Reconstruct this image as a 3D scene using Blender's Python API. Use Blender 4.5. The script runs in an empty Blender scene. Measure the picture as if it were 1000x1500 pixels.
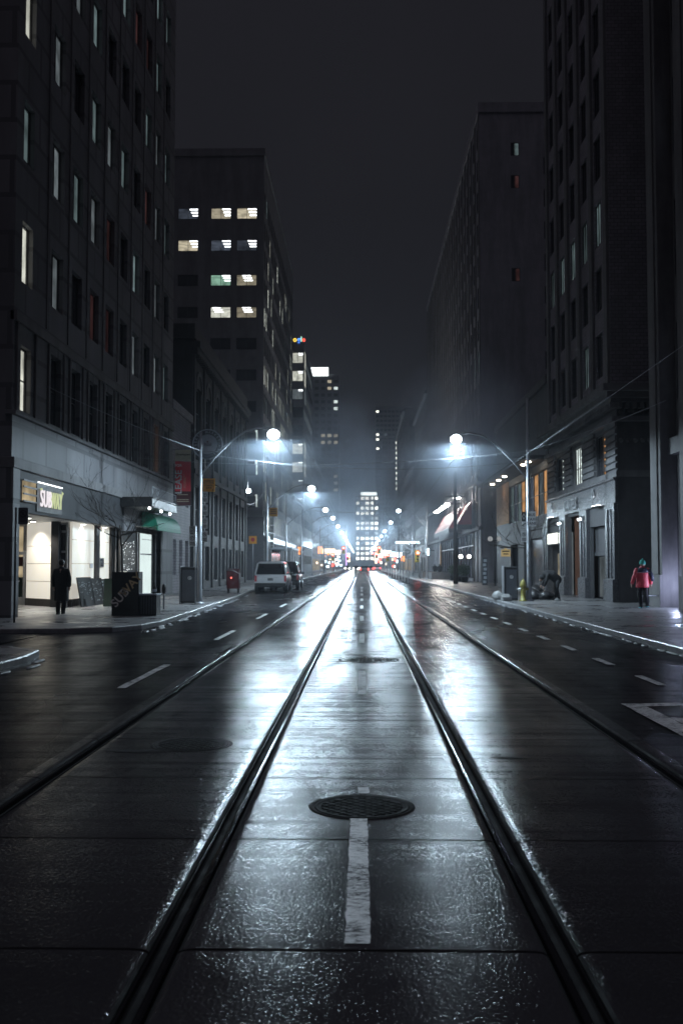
import bpy, bmesh, math, random
from mathutils import Vector, Matrix
R = math.radians
PI = math.pi
random.seed(11)
scene = bpy.context.scene
COL = scene.collection

# ------------------------------------------------------------------ materials
def new_mat(name):
    m = bpy.data.materials.new(name); m.use_nodes = True
    nt = m.node_tree
    for n in list(nt.nodes): nt.nodes.remove(n)
    out = nt.nodes.new('ShaderNodeOutputMaterial')
    return m, nt, out

def link(nt, a, b): nt.links.new(a, b)

def noise(nt, scale, detail=4, rough=.6, vec=None, sc=(1, 1, 1)):
    tc = nt.nodes.new('ShaderNodeTexCoord'); mp = nt.nodes.new('ShaderNodeMapping')
    mp.inputs['Scale'].default_value = sc
    link(nt, tc.outputs['Object'], mp.inputs['Vector'])
    n = nt.nodes.new('ShaderNodeTexNoise'); n.inputs['Scale'].default_value = scale
    n.inputs['Detail'].default_value = detail; n.inputs['Roughness'].default_value = rough
    link(nt, mp.outputs['Vector'], n.inputs['Vector'])
    return n.outputs['Fac']

def ramp(nt, fac, stops):
    r = nt.nodes.new('ShaderNodeValToRGB')
    e = r.color_ramp.elements
    while len(e) < len(stops): e.new(.5)
    for i, (p, c) in enumerate(stops):
        e[i].position = p
        e[i].color = (c, c, c, 1) if isinstance(c, (int, float)) else (*c, 1)
    link(nt, fac, r.inputs['Fac'])
    return r.outputs['Color']

def mixc(nt, fac, a, b, mode='MIX'):
    m = nt.nodes.new('ShaderNodeMix'); m.data_type = 'RGBA'; m.blend_type = mode
    for s, v in ((m.inputs[0], fac), (m.inputs[6], a), (m.inputs[7], b)):
        if hasattr(v, 'is_output'): link(nt, v, s)
        elif isinstance(v, (int, float)): s.default_value = v
        else: s.default_value = (*v, 1)
    return m.outputs[2]

def mul(nt, a, b, op='MULTIPLY'):
    m = nt.nodes.new('ShaderNodeMath'); m.operation = op
    for i, v in enumerate((a, b)):
        if hasattr(v, 'is_output'): link(nt, v, m.inputs[i])
        else: m.inputs[i].default_value = v
    return m.outputs[0]

def surf(name, c1, c2=None, rough=.6, rough2=None, scale=3, sc=(1, 1, 1), bump=0., bscale=40, bsc=(1, 1, 1), metal=0, dist=.004, stain=0., spec=.5, coat=0):
    m, nt, out = new_mat(name)
    p = nt.nodes.new('ShaderNodeBsdfPrincipled')
    c2 = c2 or tuple(v * .7 for v in c1)
    f = noise(nt, scale, 5, .65, sc=sc)
    col = ramp(nt, f, [(.3, c1), (.7, c2)])
    if stain:
        g = noise(nt, .35, 6, .7, sc=(2.2, 2.2, .35))
        col = mixc(nt, ramp(nt, g, [(.42, 0.), (.62, stain)]), col, tuple(v * .35 for v in c1))
    link(nt, col, p.inputs['Base Color'])
    if rough2 is not None:
        f2 = noise(nt, scale * .6, 4, .6, sc=sc)
        link(nt, ramp(nt, f2, [(.35, rough), (.65, rough2)]), p.inputs['Roughness'])
    else: p.inputs['Roughness'].default_value = rough
    p.inputs['Metallic'].default_value = metal
    p.inputs['Specular IOR Level'].default_value = spec
    p.inputs['Coat Weight'].default_value = coat
    if bump:
        b = nt.nodes.new('ShaderNodeBump'); b.inputs['Strength'].default_value = bump; b.inputs['Distance'].default_value = dist
        link(nt, noise(nt, bscale, 4, .6, sc=bsc), b.inputs['Height'])
        link(nt, b.outputs['Normal'], p.inputs['Normal'])
    link(nt, p.outputs[0], out.inputs[0])
    return m

def emis(name, c, s, var=0., scale=2., sc=(1, 1, 1)):
    m, nt, out = new_mat(name)
    e = nt.nodes.new('ShaderNodeEmission'); e.inputs['Strength'].default_value = s
    if var:
        f = noise(nt, scale, 3, .5, sc=sc)
        link(nt, ramp(nt, f, [(.3, tuple(v * (1 - var) for v in c)), (.7, c)]), e.inputs['Color'])
    else: e.inputs['Color'].default_value = (*c, 1)
    link(nt, e.outputs[0], out.inputs[0])
    return m

def lit_room(name, c, s):
    """interior of an occupied room behind a window: glowing, blotchy, per window different"""
    m, nt, out = new_mat(name)
    e = nt.nodes.new('ShaderNodeEmission')
    oi = nt.nodes.new('ShaderNodeObjectInfo')
    tc = nt.nodes.new('ShaderNodeTexCoord')
    ad = nt.nodes.new('ShaderNodeVectorMath'); ad.operation = 'ADD'
    link(nt, tc.outputs['Object'], ad.inputs[0])
    cmb = nt.nodes.new('ShaderNodeCombineXYZ')
    rr = mul(nt, oi.outputs['Random'], 37.); link(nt, rr, cmb.inputs[0]); link(nt, rr, cmb.inputs[1])
    link(nt, cmb.outputs[0], ad.inputs[1])
    n = nt.nodes.new('ShaderNodeTexNoise'); n.inputs['Scale'].default_value = 1.3; n.inputs['Detail'].default_value = 3
    link(nt, ad.outputs[0], n.inputs['Vector'])
    link(nt, ramp(nt, n.outputs['Fac'], [(.3, tuple(v * .35 for v in c)), (.65, c)]), e.inputs['Color'])
    link(nt, mul(nt, mul(nt, oi.outputs['Random'], .7, 'MULTIPLY'), .5, 'ADD'), (mm := nt.nodes.new('ShaderNodeMath')).inputs[0])
    mm.operation = 'MULTIPLY'; mm.inputs[1].default_value = s
    link(nt, mm.outputs[0], e.inputs['Strength'])
    link(nt, e.outputs[0], out.inputs[0])
    return m

def wet_road(name, dark, light, r0, r1, bump, bscale, bsc, dist, wet=1.):
    m, nt, out = new_mat(name)
    p = nt.nodes.new('ShaderNodeBsdfDiffuse'); gl = nt.nodes.new('ShaderNodeBsdfAnisotropic' if hasattr(bpy.types, 'ShaderNodeBsdfAnisotropic') else 'ShaderNodeBsdfGlossy')
    gl.distribution = 'BECKMANN'; fr = nt.nodes.new('ShaderNodeFresnel'); fr.inputs['IOR'].default_value = 1.36; mxs = nt.nodes.new('ShaderNodeMixShader')
    f = noise(nt, .7, 3, .55, sc=(1, .5, 1))
    fine = noise(nt, 120, 3, .7)
    col = ramp(nt, f, [(.32, dark), (.68, light)])
    col = mixc(nt, ramp(nt, fine, [(.35, .0), (.75, .5)]), col, tuple(v * 1.7 for v in light))
    link(nt, col, p.inputs['Color'])
    f2 = noise(nt, .5, 2, .5, sc=(1.3, .35, 1))
    link(nt, ramp(nt, f2, [(.25, r0), (.75, r1)]), gl.inputs['Roughness'])
    b = nt.nodes.new('ShaderNodeBump'); b.inputs['Strength'].default_value = bump; b.inputs['Distance'].default_value = dist
    h1 = noise(nt, bscale, 2, .5, sc=bsc)
    h2 = noise(nt, 3.2, 3, .5, sc=(1, .6, 1))
    h3 = noise(nt, bscale * 3.1, 2, .6)
    link(nt, mul(nt, mul(nt, h1, mul(nt, h2, 1.5), 'ADD'), mul(nt, h3, .05), 'ADD'), b.inputs['Height'])
    for q in (p, gl, fr): link(nt, b.outputs['Normal'], q.inputs['Normal'])
    w1 = ramp(nt, noise(nt, 2.2, 4, .6, sc=(.16, 2.6, 1)), [(.32, .55), (.6, 1.)])     # broomed and worn wheel-path streaks
    w2 = ramp(nt, noise(nt, .9, 5, .65, sc=(1.6, .5, 1)), [(.35, .5), (.58, 1.)])       # drier and wetter patches
    w3 = ramp(nt, noise(nt, 95, 2, .6), [(.36, .35), (.58, 1.)])                        # grit standing out of the film
    link(nt, mul(nt, mul(nt, fr.outputs[0], mul(nt, wet, w3)), mul(nt, w1, w2)), mxs.inputs[0]); link(nt, p.outputs[0], mxs.inputs[1]); link(nt, gl.outputs[0], mxs.inputs[2])
    link(nt, mxs.outputs[0], out.inputs[0])
    return m

def brick_mat(name, c1, c2, mortar, scale=1., bw=.42, bh=.14, rot=None, rough=.7):
    m, nt, out = new_mat(name)
    p = nt.nodes.new('ShaderNodeBsdfPrincipled')
    tc = nt.nodes.new('ShaderNodeTexCoord')
    sp = nt.nodes.new('ShaderNodeSeparateXYZ'); link(nt, tc.outputs['Object'], sp.inputs[0])
    cb = nt.nodes.new('ShaderNodeCombineXYZ')
    link(nt, mul(nt, sp.outputs[0], sp.outputs[1], 'ADD'), cb.inputs[0]); link(nt, sp.outputs[2], cb.inputs[1])
    b = nt.nodes.new('ShaderNodeTexBrick'); b.inputs['Scale'].default_value = scale
    b.inputs['Color1'].default_value = (*c1, 1); b.inputs['Color2'].default_value = (*c2, 1); b.inputs['Mortar'].default_value = (*mortar, 1)
    b.inputs['Brick Width'].default_value = bw; b.inputs['Row Height'].default_value = bh; b.inputs['Mortar Size'].default_value = bh * .07
    link(nt, cb.outputs[0], b.inputs['Vector'])
    g = noise(nt, .5, 6, .7, sc=(1.5, 1.5, .4))
    col = mixc(nt, ramp(nt, g, [(.35, 0.), (.7, .65)]), b.outputs['Color'], tuple(v * .4 for v in c1))
    link(nt, col, p.inputs['Base Color']); p.inputs['Roughness'].default_value = rough
    bp = nt.nodes.new('ShaderNodeBump'); bp.inputs['Strength'].default_value = .5; bp.inputs['Distance'].default_value = .006
    link(nt, b.outputs['Fac'], bp.inputs['Height']); bp.invert = True
    link(nt, bp.outputs['Normal'], p.inputs['Normal'])
    link(nt, p.outputs[0], out.inputs[0])
    return m

M = {}
M['asphalt'] = wet_road('wet asphalt', (.012, .012, .0135), (.024, .024, .027), .22, .30, 1., 48, (1, .8, 1), .0052, .6)
M['slab'] = wet_road('wet track concrete', (.024, .024, .026), (.040, .040, .043), .17, .21, 1., 52, (1, .75, 1), .0034, 1.)
M['strip'] = wet_road('wet centre concrete', (.028, .028, .030), (.046, .046, .05), .17, .21, 1., 60, (1, .8, 1), .0027, .75)
M['rail'] = wet_road('wet rail steel', (.010, .010, .011), (.018, .018, .02), .16, .20, 1., 60, (1, .4, 1), .0012, .5)
M['groove'] = surf('groove grime', (.010, .010, .011), (.016, .016, .017), .7, .9, 8, bump=.3, spec=.12)
M['paint'] = None
M['walk'] = brick_mat('wet sidewalk', (.17, .17, .175), (.14, .14, .145), (.05, .05, .05), 1, 1.5, 1.5, rough=.38)
def walk_mat():
    m, nt, out = new_mat('wet sidewalk slabs')
    p = nt.nodes.new('ShaderNodeBsdfPrincipled')
    tc = nt.nodes.new('ShaderNodeTexCoord')
    b = nt.nodes.new('ShaderNodeTexBrick'); b.offset = 0; b.inputs['Scale'].default_value = 1
    b.inputs['Brick Width'].default_value = 1.6; b.inputs['Row Height'].default_value = 1.6; b.inputs['Mortar Size'].default_value = .012
    b.inputs['Color1'].default_value = (.2, .2, .205, 1); b.inputs['Color2'].default_value = (.15, .15, .155, 1); b.inputs['Mortar'].default_value = (.04, .04, .04, 1)
    link(nt, tc.outputs['Object'], b.inputs['Vector'])
    g = noise(nt, .7, 6, .7)
    link(nt, mixc(nt, ramp(nt, g, [(.4, 0.), (.65, .75)]), b.outputs['Color'], (.06, .06, .062)), p.inputs['Base Color'])
    link(nt, ramp(nt, g, [(.4, .55), (.6, .22)]), p.inputs['Roughness'])
    bp = nt.nodes.new('ShaderNodeBump'); bp.inputs['Strength'].default_value = .35; bp.inputs['Distance'].default_value = .006
    link(nt, noise(nt, 45, 4, .6), bp.inputs['Height']); link(nt, bp.outputs['Normal'], p.inputs['Normal'])
    link(nt, p.outputs[0], out.inputs[0]); return m
M['walk'] = walk_mat()
def paint_mat():
    m, nt, out = new_mat('worn road paint')
    p = nt.nodes.new('ShaderNodeBsdfPrincipled')
    f = noise(nt, 38, 5, .75, sc=(.55, 2.0, 1)); g = noise(nt, 4, 4, .6)
    w = mul(nt, f, mul(nt, g, .5), 'ADD')
    link(nt, ramp(nt, w, [(.56, (.8, .83, .81)), (.82, (.5, .53, .52))]), p.inputs['Base Color'])
    p.inputs['Roughness'].default_value = .5
    tr = nt.nodes.new('ShaderNodeBsdfTransparent'); mx = nt.nodes.new('ShaderNodeMixShader')
    link(nt, ramp(nt, w, [(.77, 0.), (.88, .92)]), mx.inputs[0]); link(nt, p.outputs[0], mx.inputs[1]); link(nt, tr.outputs[0], mx.inputs[2])
    bp = nt.nodes.new('ShaderNodeBump'); bp.inputs['Strength'].default_value = .5; bp.inputs['Distance'].default_value = .003
    link(nt, f, bp.inputs['Height']); link(nt, bp.outputs['Normal'], p.inputs['Normal'])
    link(nt, mx.outputs[0], out.inputs[0]); return m
M['paint'] = paint_mat()
M['kerb'] = surf('wet granite kerb', (.26, .26, .27), (.15, .15, .16), .3, .5, 9, bump=.3, bscale=30)
M['stone'] = brick_mat('stone panels', (.18, .178, .19), (.13, .13, .142), (.08, .08, .088), 1, 2.3, 1.15)
M['limestone'] = surf('limestone', (.17, .165, .17), (.12, .118, .124), .75, scale=2, bump=.3, bscale=20, stain=.6)
M['darkstone'] = surf('dark stone', (.10, .098, .105), (.07, .068, .074), .6, scale=2, bump=.3, bscale=15, stain=.5)
M['hallstone'] = surf('very dark stone', (.05, .05, .055), (.03, .03, .034), .7, scale=2, bump=.3, bscale=15, stain=.5)  # even tone, darker than the plain dark stone
M['towerstone'] = surf('tower stone', (.26, .25, .28), (.2, .195, .215), .75, scale=1, bump=.3, bscale=15, stain=.5)
M['granite'] = surf('polished granite', (.085, .085, .092), (.05, .05, .057), .22, .35, 30, bump=.02)
M['brick'] = brick_mat('dim brick', (.27, .25, .28), (.2, .185, .21), (.08, .08, .09), 1, .3, .16)
M['concrete'] = surf('facade concrete', (.16, .16, .172), (.12, .12, .132), .75, scale=.8, bump=.2, stain=.5)
M['far'] = surf('far facade', (.17, .17, .19), (.13, .13, .145), .8, scale=.3)
M['blackmetal'] = surf('black metal', (.02, .02, .022), (.03, .03, .032), .35, .5, 8, metal=.3)
M['signmatte'] = surf('matte black fascia', (.022, .023, .027), (.03, .031, .036), .75)
M['frame'] = surf('window frame', (.05, .05, .055), (.03, .03, .035), .4, scale=5, metal=.5)
M['alu'] = surf('aluminium frame', (.5, .5, .52), (.36, .37, .39), .3, .45, 9, metal=.9)
M['galv'] = surf('galvanised pole', (.3, .31, .33), (.2, .21, .23), .35, .5, 12, (1, 1, .2), .1, 50, metal=.6)
M['glass'] = surf('dark glass', (.03, .032, .038), (.05, .05, .057), .08, .2, 1.5, spec=.6)
M['wood'] = surf('weathered wood pole', (.07, .055, .045), (.04, .033, .03), .8, scale=10, sc=(1, 1, .08), bump=.5)
M['bark'] = surf('bark', (.05, .043, .04), (.028, .025, .024), .85, scale=20, sc=(1, 1, .3), bump=.6)
M['tile'] = surf('cream tile with added glow', (.66, .64, .58), (.56, .53, .47), .35, .5, 1.6, bump=.03)
M['green'] = surf('green awning canvas', (.0, .17, .10), (.0, .12, .075), .6, scale=3)
M['red'] = surf('dark red banner', (.8, .06, .08), (.7, .05, .07), .6, scale=3)
M['redawn'] = surf('red canvas', (.5, .05, .06), (.38, .04, .05), .7, scale=3)
M['white'] = surf('white paint', (.75, .76, .76), (.62, .63, .64), .5, scale=6)
M['cream'] = surf('cream print', (.6, .55, .4), (.5, .45, .33), .6, scale=6)
M['yellow'] = surf('orange yellow sign', (.75, .33, .03), (.62, .26, .02), .45, scale=5)
M['ink'] = surf('black print', (.015, .015, .015), (.02, .02, .02), .6)
M['hydrant'] = surf('yellow hydrant paint', (.28, .25, .06), (.18, .16, .035), .4, .6, 12, bump=.2)
M['binmat'] = surf('dark bin plastic', (.03, .032, .036), (.02, .022, .025), .35, .5, 6)
M['silver'] = surf('silver car paint', (.66, .67, .70), (.6, .61, .64), .3, scale=2, metal=.25, coat=.6)
M['blackcar'] = surf('black car paint', (.02, .02, .022), (.015, .015, .017), .25, scale=2, metal=.3, coat=.8)
M['rubber'] = surf('tyre rubber', (.015, .015, .015), (.02, .02, .02), .8)
M['carglass'] = surf('tinted car glass', (.008, .008, .01), (.01, .01, .012), .12, spec=.3)
M['taillens'] = surf('red tail lens', (.45, .03, .04), (.6, .2, .22), .2, scale=12)
M['coat'] = surf('black wool coat', (.012, .012, .014), (.02, .02, .023), .85, scale=20, bump=.3)
M['skin'] = surf('skin', (.35, .22, .17), (.3, .19, .15), .55, scale=20)
M['redjacket'] = surf('red jacket nylon', (.62, .05, .08), (.52, .04, .065), .5, scale=5, bump=.5, bscale=14, dist=.02)
M['navy'] = surf('navy nylon', (.02, .025, .06), (.015, .02, .045), .5, scale=5)
M['teal'] = surf('teal wool', (.06, .38, .32), (.04, .28, .24), .9, scale=30, bump=.5)
M['bag'] = surf('black bin bag', (.012, .012, .013), (.02, .02, .022), .25, .4, 6, bump=.9, bscale=12, dist=.03)
M['paper'] = surf('crumpled paper', (.3, .3, .3), (.15, .15, .15), .7, scale=9, bump=.9, bscale=18, dist=.02)
M['slush'] = surf('dirty slush', (.26, .27, .29), (.1, .105, .115), .35, .6, 7, bump=.9, bscale=22, dist=.02)
M['redbox'] = surf('red box paint', (.07, .008, .012), (.05, .006, .009), .3, scale=4)
M['glassgreen'] = surf('green poster board', (.012, .05, .036), (.02, .035, .03), .4, scale=9)
M['shrub'] = surf('shrub leaves', (.05, .08, .05), (.03, .05, .035), .7, scale=9)
M['chalk'] = surf('chalk lettering', (.5, .52, .53), (.35, .37, .38), .8, scale=30)
M['orangewall'] = surf('warm plaster', (.55, .3, .14), (.42, .22, .1), .7, scale=2, bump=.1)
tn = M['tile'].node_tree; tp = [n for n in tn.nodes if n.type == 'BSDF_PRINCIPLED'][0]   # glow added to the cream tile walls to brighten the shopfront
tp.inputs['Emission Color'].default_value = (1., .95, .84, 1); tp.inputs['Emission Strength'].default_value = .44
# things that give off light
LW = (.86, .95, 1.)
M['lamp'] = emis('street lamp lens', (.80, .92, 1.), 14)
M['lamp_far'] = emis('far street lamp lens', (.80, .92, 1.), 14)
M['lamp_small'] = emis('small lamp lens', (.95, .97, 1.), 26)
M['tube'] = emis('ceiling light strip', (.93, .98, 1.), 3.2)
M['tube_warm'] = emis('warm ceiling light', (1., .8, .5), 5)
M['room_cream'] = lit_room('cream office', (.62, .55, .40), .85)
M['room_blue'] = lit_room('dim office', (.075, .09, .12), .8)
M['room_green'] = lit_room('green office', (.25, .45, .34), .9)
M['room_pale'] = lit_room('pale office', (.75, .76, .66), 1.05)
M['room_dim'] = lit_room('dim pale room', (.17, .20, .215), .75)
M['room_teal'] = lit_room('grey teal room', (.21, .29, .30), .65)
M['room_orange'] = lit_room('orange room', (.66, .34, .14), .95)
M['glow_red'] = lit_room('dull red window glow', (.09, .04, .04), .5)  # red glow; on the stone block it stands in for lit window reveals
M['room_white'] = lit_room('white shop interior', (.85, .97, .93), 1.25)
M['room_farwhite'] = lit_room('far bright office', (.95, .93, .82), 5.)
M['room_slit'] = lit_room('slim lit office', (.8, .86, .76), 1.7)
M['room_shop'] = lit_room('shop interior', (.85, .68, .42), 1.0)
M['sign_white'] = emis('backlit white letters', (1., .93, .97), .95)
M['sign_yellow'] = emis('backlit yellow letters', (.78, .86, .48), .75)
M['sign_box'] = emis('backlit sign face', (1., 1., .9), 1.7)
M['sign_blue'] = emis('blue letter', (.1, .3, 1.), 2.2)
M['sign_red'] = emis('red letter', (1., .12, .08), 1.6)
M['sign_green'] = emis('green letter', (.5, .9, .7), 1.6)
M['sign_amber'] = emis('yellow letter', (1., .7, .1), 1.6)
M['purple'] = emis('purple neon', (.6, .35, 1.), 2.2)
M['roofsign'] = emis('bright rooftop panel', (.92, 1., .98), 2.4)
M['redlight'] = emis('red signal lens', (1., .06, .05), 34)
M['brake'] = emis('brake light', (1., .05, .03), 14)
M['headlight'] = emis('headlight', (1., .9, .75), 34)
M['orange_glow'] = emis('orange shop sign', (1., .33, .1), 2)
M['warm_glow'] = emis('warm shop sign', (1., .78, .55), 3)
M['cool_glow'] = emis('cool shop sign', (.7, .9, 1.), 5)
M['dots'] = emis('fairy light', (.9, .95, 1.), 2)
M['globe'] = emis('frosted globe', (.85, .88, .9), .35)
M['awnlamp'] = emis('awning lamp', (1., .95, .9), 240)
M['spot'] = emis('wall lamp', (.85, .93, 1.), 11)
M['warmspot'] = emis('warm wall lamp', (1., .6, .3), 22)

for k_ in M:   # glows too weak to be worth sampling as lamps
    if M[k_] and any(n_.type == 'EMISSION' for n_ in M[k_].node_tree.nodes) and k_ not in ('tube', 'sign_white', 'purple', 'redlight', 'brake', 'headlight', 'awnlamp', 'spot', 'warmspot'):
        M[k_].cycles.emission_sampling = 'NONE'
# ------------------------------------------------------------------ mesh builder
class MB:
    def __init__(s): s.v = []; s.f = []; s.m = []; s.sm = []
    def quad(s, pts, mi=0, smooth=False):
        n = len(s.v); s.v += [tuple(p) for p in pts]; s.f.append(tuple(range(n, n + len(pts)))); s.m.append(mi); s.sm.append(smooth)
    def box(s, x0, x1, y0, y1, z0, z1, mi=0):
        if x0 > x1: x0, x1 = x1, x0
        if y0 > y1: y0, y1 = y1, y0
        n = len(s.v)
        s.v += [(x0, y0, z0), (x1, y0, z0), (x1, y1, z0), (x0, y1, z0), (x0, y0, z1), (x1, y0, z1), (x1, y1, z1), (x0, y1, z1)]
        for q in ((0, 3, 2, 1), (4, 5, 6, 7), (0, 1, 5, 4), (1, 2, 6, 5), (2, 3, 7, 6), (3, 0, 4, 7)):
            s.f.append(tuple(n + i for i in q)); s.m.append(mi); s.sm.append(False)
        return s
    def xbox(s, mat, sx, sy, sz, mi=0):
        n = len(s.v)
        for z in (-sz, sz):
            for x, y in ((-sx, -sy), (sx, -sy), (sx, sy), (-sx, sy)):
                s.v.append(tuple(mat @ Vector((x, y, z))))
        for q in ((0, 3, 2, 1), (4, 5, 6, 7), (0, 1, 5, 4), (1, 2, 6, 5), (2, 3, 7, 6), (3, 0, 4, 7)):
            s.f.append(tuple(n + i for i in q)); s.m.append(mi); s.sm.append(False)
        return s
    def tube(s, pts, r, n=8, mi=0, cap=True):
        pts = [Vector(p) for p in pts]
        rs = r if isinstance(r, (list, tuple)) else [r] * len(pts)
        base = len(s.v); ref = Vector((0, 0, 1))
        d0 = (pts[1] - pts[0]).normalized()
        if abs(d0.dot(ref)) > .95: ref = Vector((1, 0, 0))
        a = d0.cross(ref).normalized()
        for i, p in enumerate(pts):
            d = (pts[min(i + 1, len(pts) - 1)] - pts[max(i - 1, 0)]).normalized()
            a = (a - d * a.dot(d)).normalized(); b = d.cross(a)
            for k in range(n):
                t = 2 * PI * k / n
                s.v.append(tuple(p + (a * math.cos(t) + b * math.sin(t)) * rs[i]))
        for i in range(len(pts) - 1):
            for k in range(n):
                k2 = (k + 1) % n
                s.f.append((base + i * n + k, base + i * n + k2, base + (i + 1) * n + k2, base + (i + 1) * n + k)); s.m.append(mi); s.sm.append(True)
        if cap:
            s.f.append(tuple(base + k for k in reversed(range(n)))); s.m.append(mi); s.sm.append(False)
            e = base + (len(pts) - 1) * n
            s.f.append(tuple(e + k for k in range(n))); s.m.append(mi); s.sm.append(False)
        return s
    def ball(s, c, r, n=12, m=8, mi=0, sq=(1, 1, 1)):
        base = len(s.v); c = Vector(c)
        for i in range(m + 1):
            ph = PI * i / m
            for k in range(n):
                t = 2 * PI * k / n
                s.v.append((c.x + r * sq[0] * math.sin(ph) * math.cos(t), c.y + r * sq[1] * math.sin(ph) * math.sin(t), c.z + r * sq[2] * math.cos(ph)))
        for i in range(m):
            for k in range(n):
                k2 = (k + 1) % n
                s.f.append((base + i * n + k, base + (i + 1) * n + k, base + (i + 1) * n + k2, base + i * n + k2)); s.m.append(mi); s.sm.append(True)
        return s
    def lathe(s, c, prof, n=16, mi=0):
        pts = [(c[0], c[1], c[2] + z) for _, z in prof]
        base = len(s.v)
        for (rr, z) in prof:
            for k in range(n):
                t = 2 * PI * k / n
                s.v.append((c[0] + rr * math.cos(t), c[1] + rr * math.sin(t), c[2] + z))
        for i in range(len(prof) - 1):
            for k in range(n):
                k2 = (k + 1) % n
                s.f.append((base + i * n + k, base + i * n + k2, base + (i + 1) * n + k2, base + (i + 1) * n + k)); s.m.append(mi); s.sm.append(True)
        e = base + (len(prof) - 1) * n
        s.f.append(tuple(e + k for k in range(n))); s.m.append(mi); s.sm.append(False)
        s.f.append(tuple(base + k for k in reversed(range(n)))); s.m.append(mi); s.sm.append(False)
        return s
    def loft(s, rings, mi=0, smooth=True, cap=True):
        n = len(rings[0]); base = len(s.v)
        for r in rings: s.v += [tuple(p) for p in r]
        for i in range(len(rings) - 1):
            for k in range(n):
                k2 = (k + 1) % n
                s.f.append((base + i * n + k, base + i * n + k2, base + (i + 1) * n + k2, base + (i + 1) * n + k)); s.m.append(mi); s.sm.append(smooth)
        if cap:
            s.f.append(tuple(base + k for k in reversed(range(n)))); s.m.append(mi); s.sm.append(False)
            e = base + (len(rings) - 1) * n
            s.f.append(tuple(e + k for k in range(n))); s.m.append(mi); s.sm.append(False)
        return s
    def add(s, o, mi=None):
        n = len(s.v); s.v += o.v; s.f += [tuple(i + n for i in f) for f in o.f]; s.m += o.m if mi is None else [mi] * len(o.m); s.sm += o.sm
        return s
    def moved(s, mat):
        o = MB(); o.v = [tuple(mat @ Vector(p)) for p in s.v]; o.f = list(s.f); o.m = list(s.m); o.sm = list(s.sm); return o

def world_loc(o):
    v = Vector((0, 0, 0))
    while o: v += o.location; o = o.parent
    return v

def obj(name, mb, mats, parent=None, world=True, bevel=0, fixn=True):
    """link a builder as ONE mesh object; world=True: vertices are in scene coordinates"""
    me = bpy.data.meshes.new(name)
    off = world_loc(parent) if (parent and world) else Vector((0, 0, 0))
    me.from_pydata([(x - off.x, y - off.y, z - off.z) for x, y, z in mb.v], [], mb.f)
    for m in (mats if isinstance(mats, (list, tuple)) else [mats]): me.materials.append(M[m] if isinstance(m, str) else m)
    me.polygons.foreach_set('material_index', mb.m); me.polygons.foreach_set('use_smooth', mb.sm)
    if fixn:
        bm = bmesh.new(); bm.from_mesh(me); bmesh.ops.recalc_face_normals(bm, faces=bm.faces); bm.to_mesh(me); bm.free()
    me.update()
    o = bpy.data.objects.new(name, me); COL.objects.link(o)
    if parent: o.parent = parent
    if bevel:
        b = o.modifiers.new('bevel', 'BEVEL'); b.width = bevel; b.segments = 2; b.limit_method = 'ANGLE'
    return o

def tag(o, label, cat, group=None):
    o['label'] = label; o['category'] = cat
    if group: o['group'] = group
    return o

def each(name, mb0, mats, parent, bevel=0):
    """one part per box of the builder: separate piers, pilasters and posts"""
    for i in range(0, len(mb0.v), 8):
        q = MB(); q.v = mb0.v[i:i + 8]; n = i // 8 * 6
        q.f = [tuple(k - i for k in f) for f in mb0.f[n:n + 6]]; q.m = [0] * 6; q.sm = [False] * 6
        obj(name, q, mats, parent, bevel=bevel)

def thing(name, label, cat, loc=(0, 0, 0), group=None):
    o = bpy.data.objects.new(name, None); COL.objects.link(o); o.location = loc; o.empty_display_size = .2
    return tag(o, label, cat, group)

def structure(name, mb, mats, **k):
    o = obj(name, mb, mats, **k); o['kind'] = 'structure'; return o

def copy_tree(src, loc, label, group=None):
    r = src.copy(); COL.objects.link(r); r.location = loc; r['label'] = label
    if group: r['group'] = group
    for ch in list(src.children):
        c = ch.copy(); COL.objects.link(c); c.parent = r
        for g in list(ch.children):
            d = g.copy(); COL.objects.link(d); d.parent = c
    return r

def text_mb(s, size, depth=.01, bold=0., spacing=1.):
    cu = bpy.data.curves.new('t', 'FONT'); cu.body = s; cu.size = size; cu.extrude = depth; cu.offset = bold * size
    cu.align_x = 'CENTER'; cu.align_y = 'CENTER'; cu.resolution_u = 3; cu.space_character = spacing
    o = bpy.data.objects.new('t', cu); COL.objects.link(o)
    dg = bpy.context.evaluated_depsgraph_get(); dg.update()
    me = bpy.data.meshes.new_from_object(o.evaluated_get(dg))
    mb = MB(); mb.v = [tuple(v.co) for v in me.vertices]
    for p in me.polygons: mb.f.append(tuple(p.vertices)); mb.m.append(0); mb.sm.append(False)
    bpy.data.objects.remove(o); bpy.data.meshes.remove(me); bpy.data.curves.remove(cu)
    return mb

def T(x, y, z): return Matrix.Translation((x, y, z))
def RZ(a): return Matrix.Rotation(a, 4, 'Z')
def RX(a): return Matrix.Rotation(a, 4, 'X')
def RY(a): return Matrix.Rotation(a, 4, 'Y')
SOUTH = RX(R(90))                       # text upright, read from the camera's side
EAST = RZ(R(90)) @ RX(R(90))            # on a facade that looks towards +X
WEST = RZ(R(-90)) @ RX(R(90))           # on a facade that looks towards -X

# ------------------------------------------------------------------ ground, road, pavements
ZR = -.10
g = MB(); g.quad([(-900, -300, -.30), (900, -300, -.30), (900, 1500, -.30), (-900, 1500, -.30)])
structure('ground', g, 'asphalt')
RAILS = (-2.43, -.85, .85, 2.43)
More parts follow.
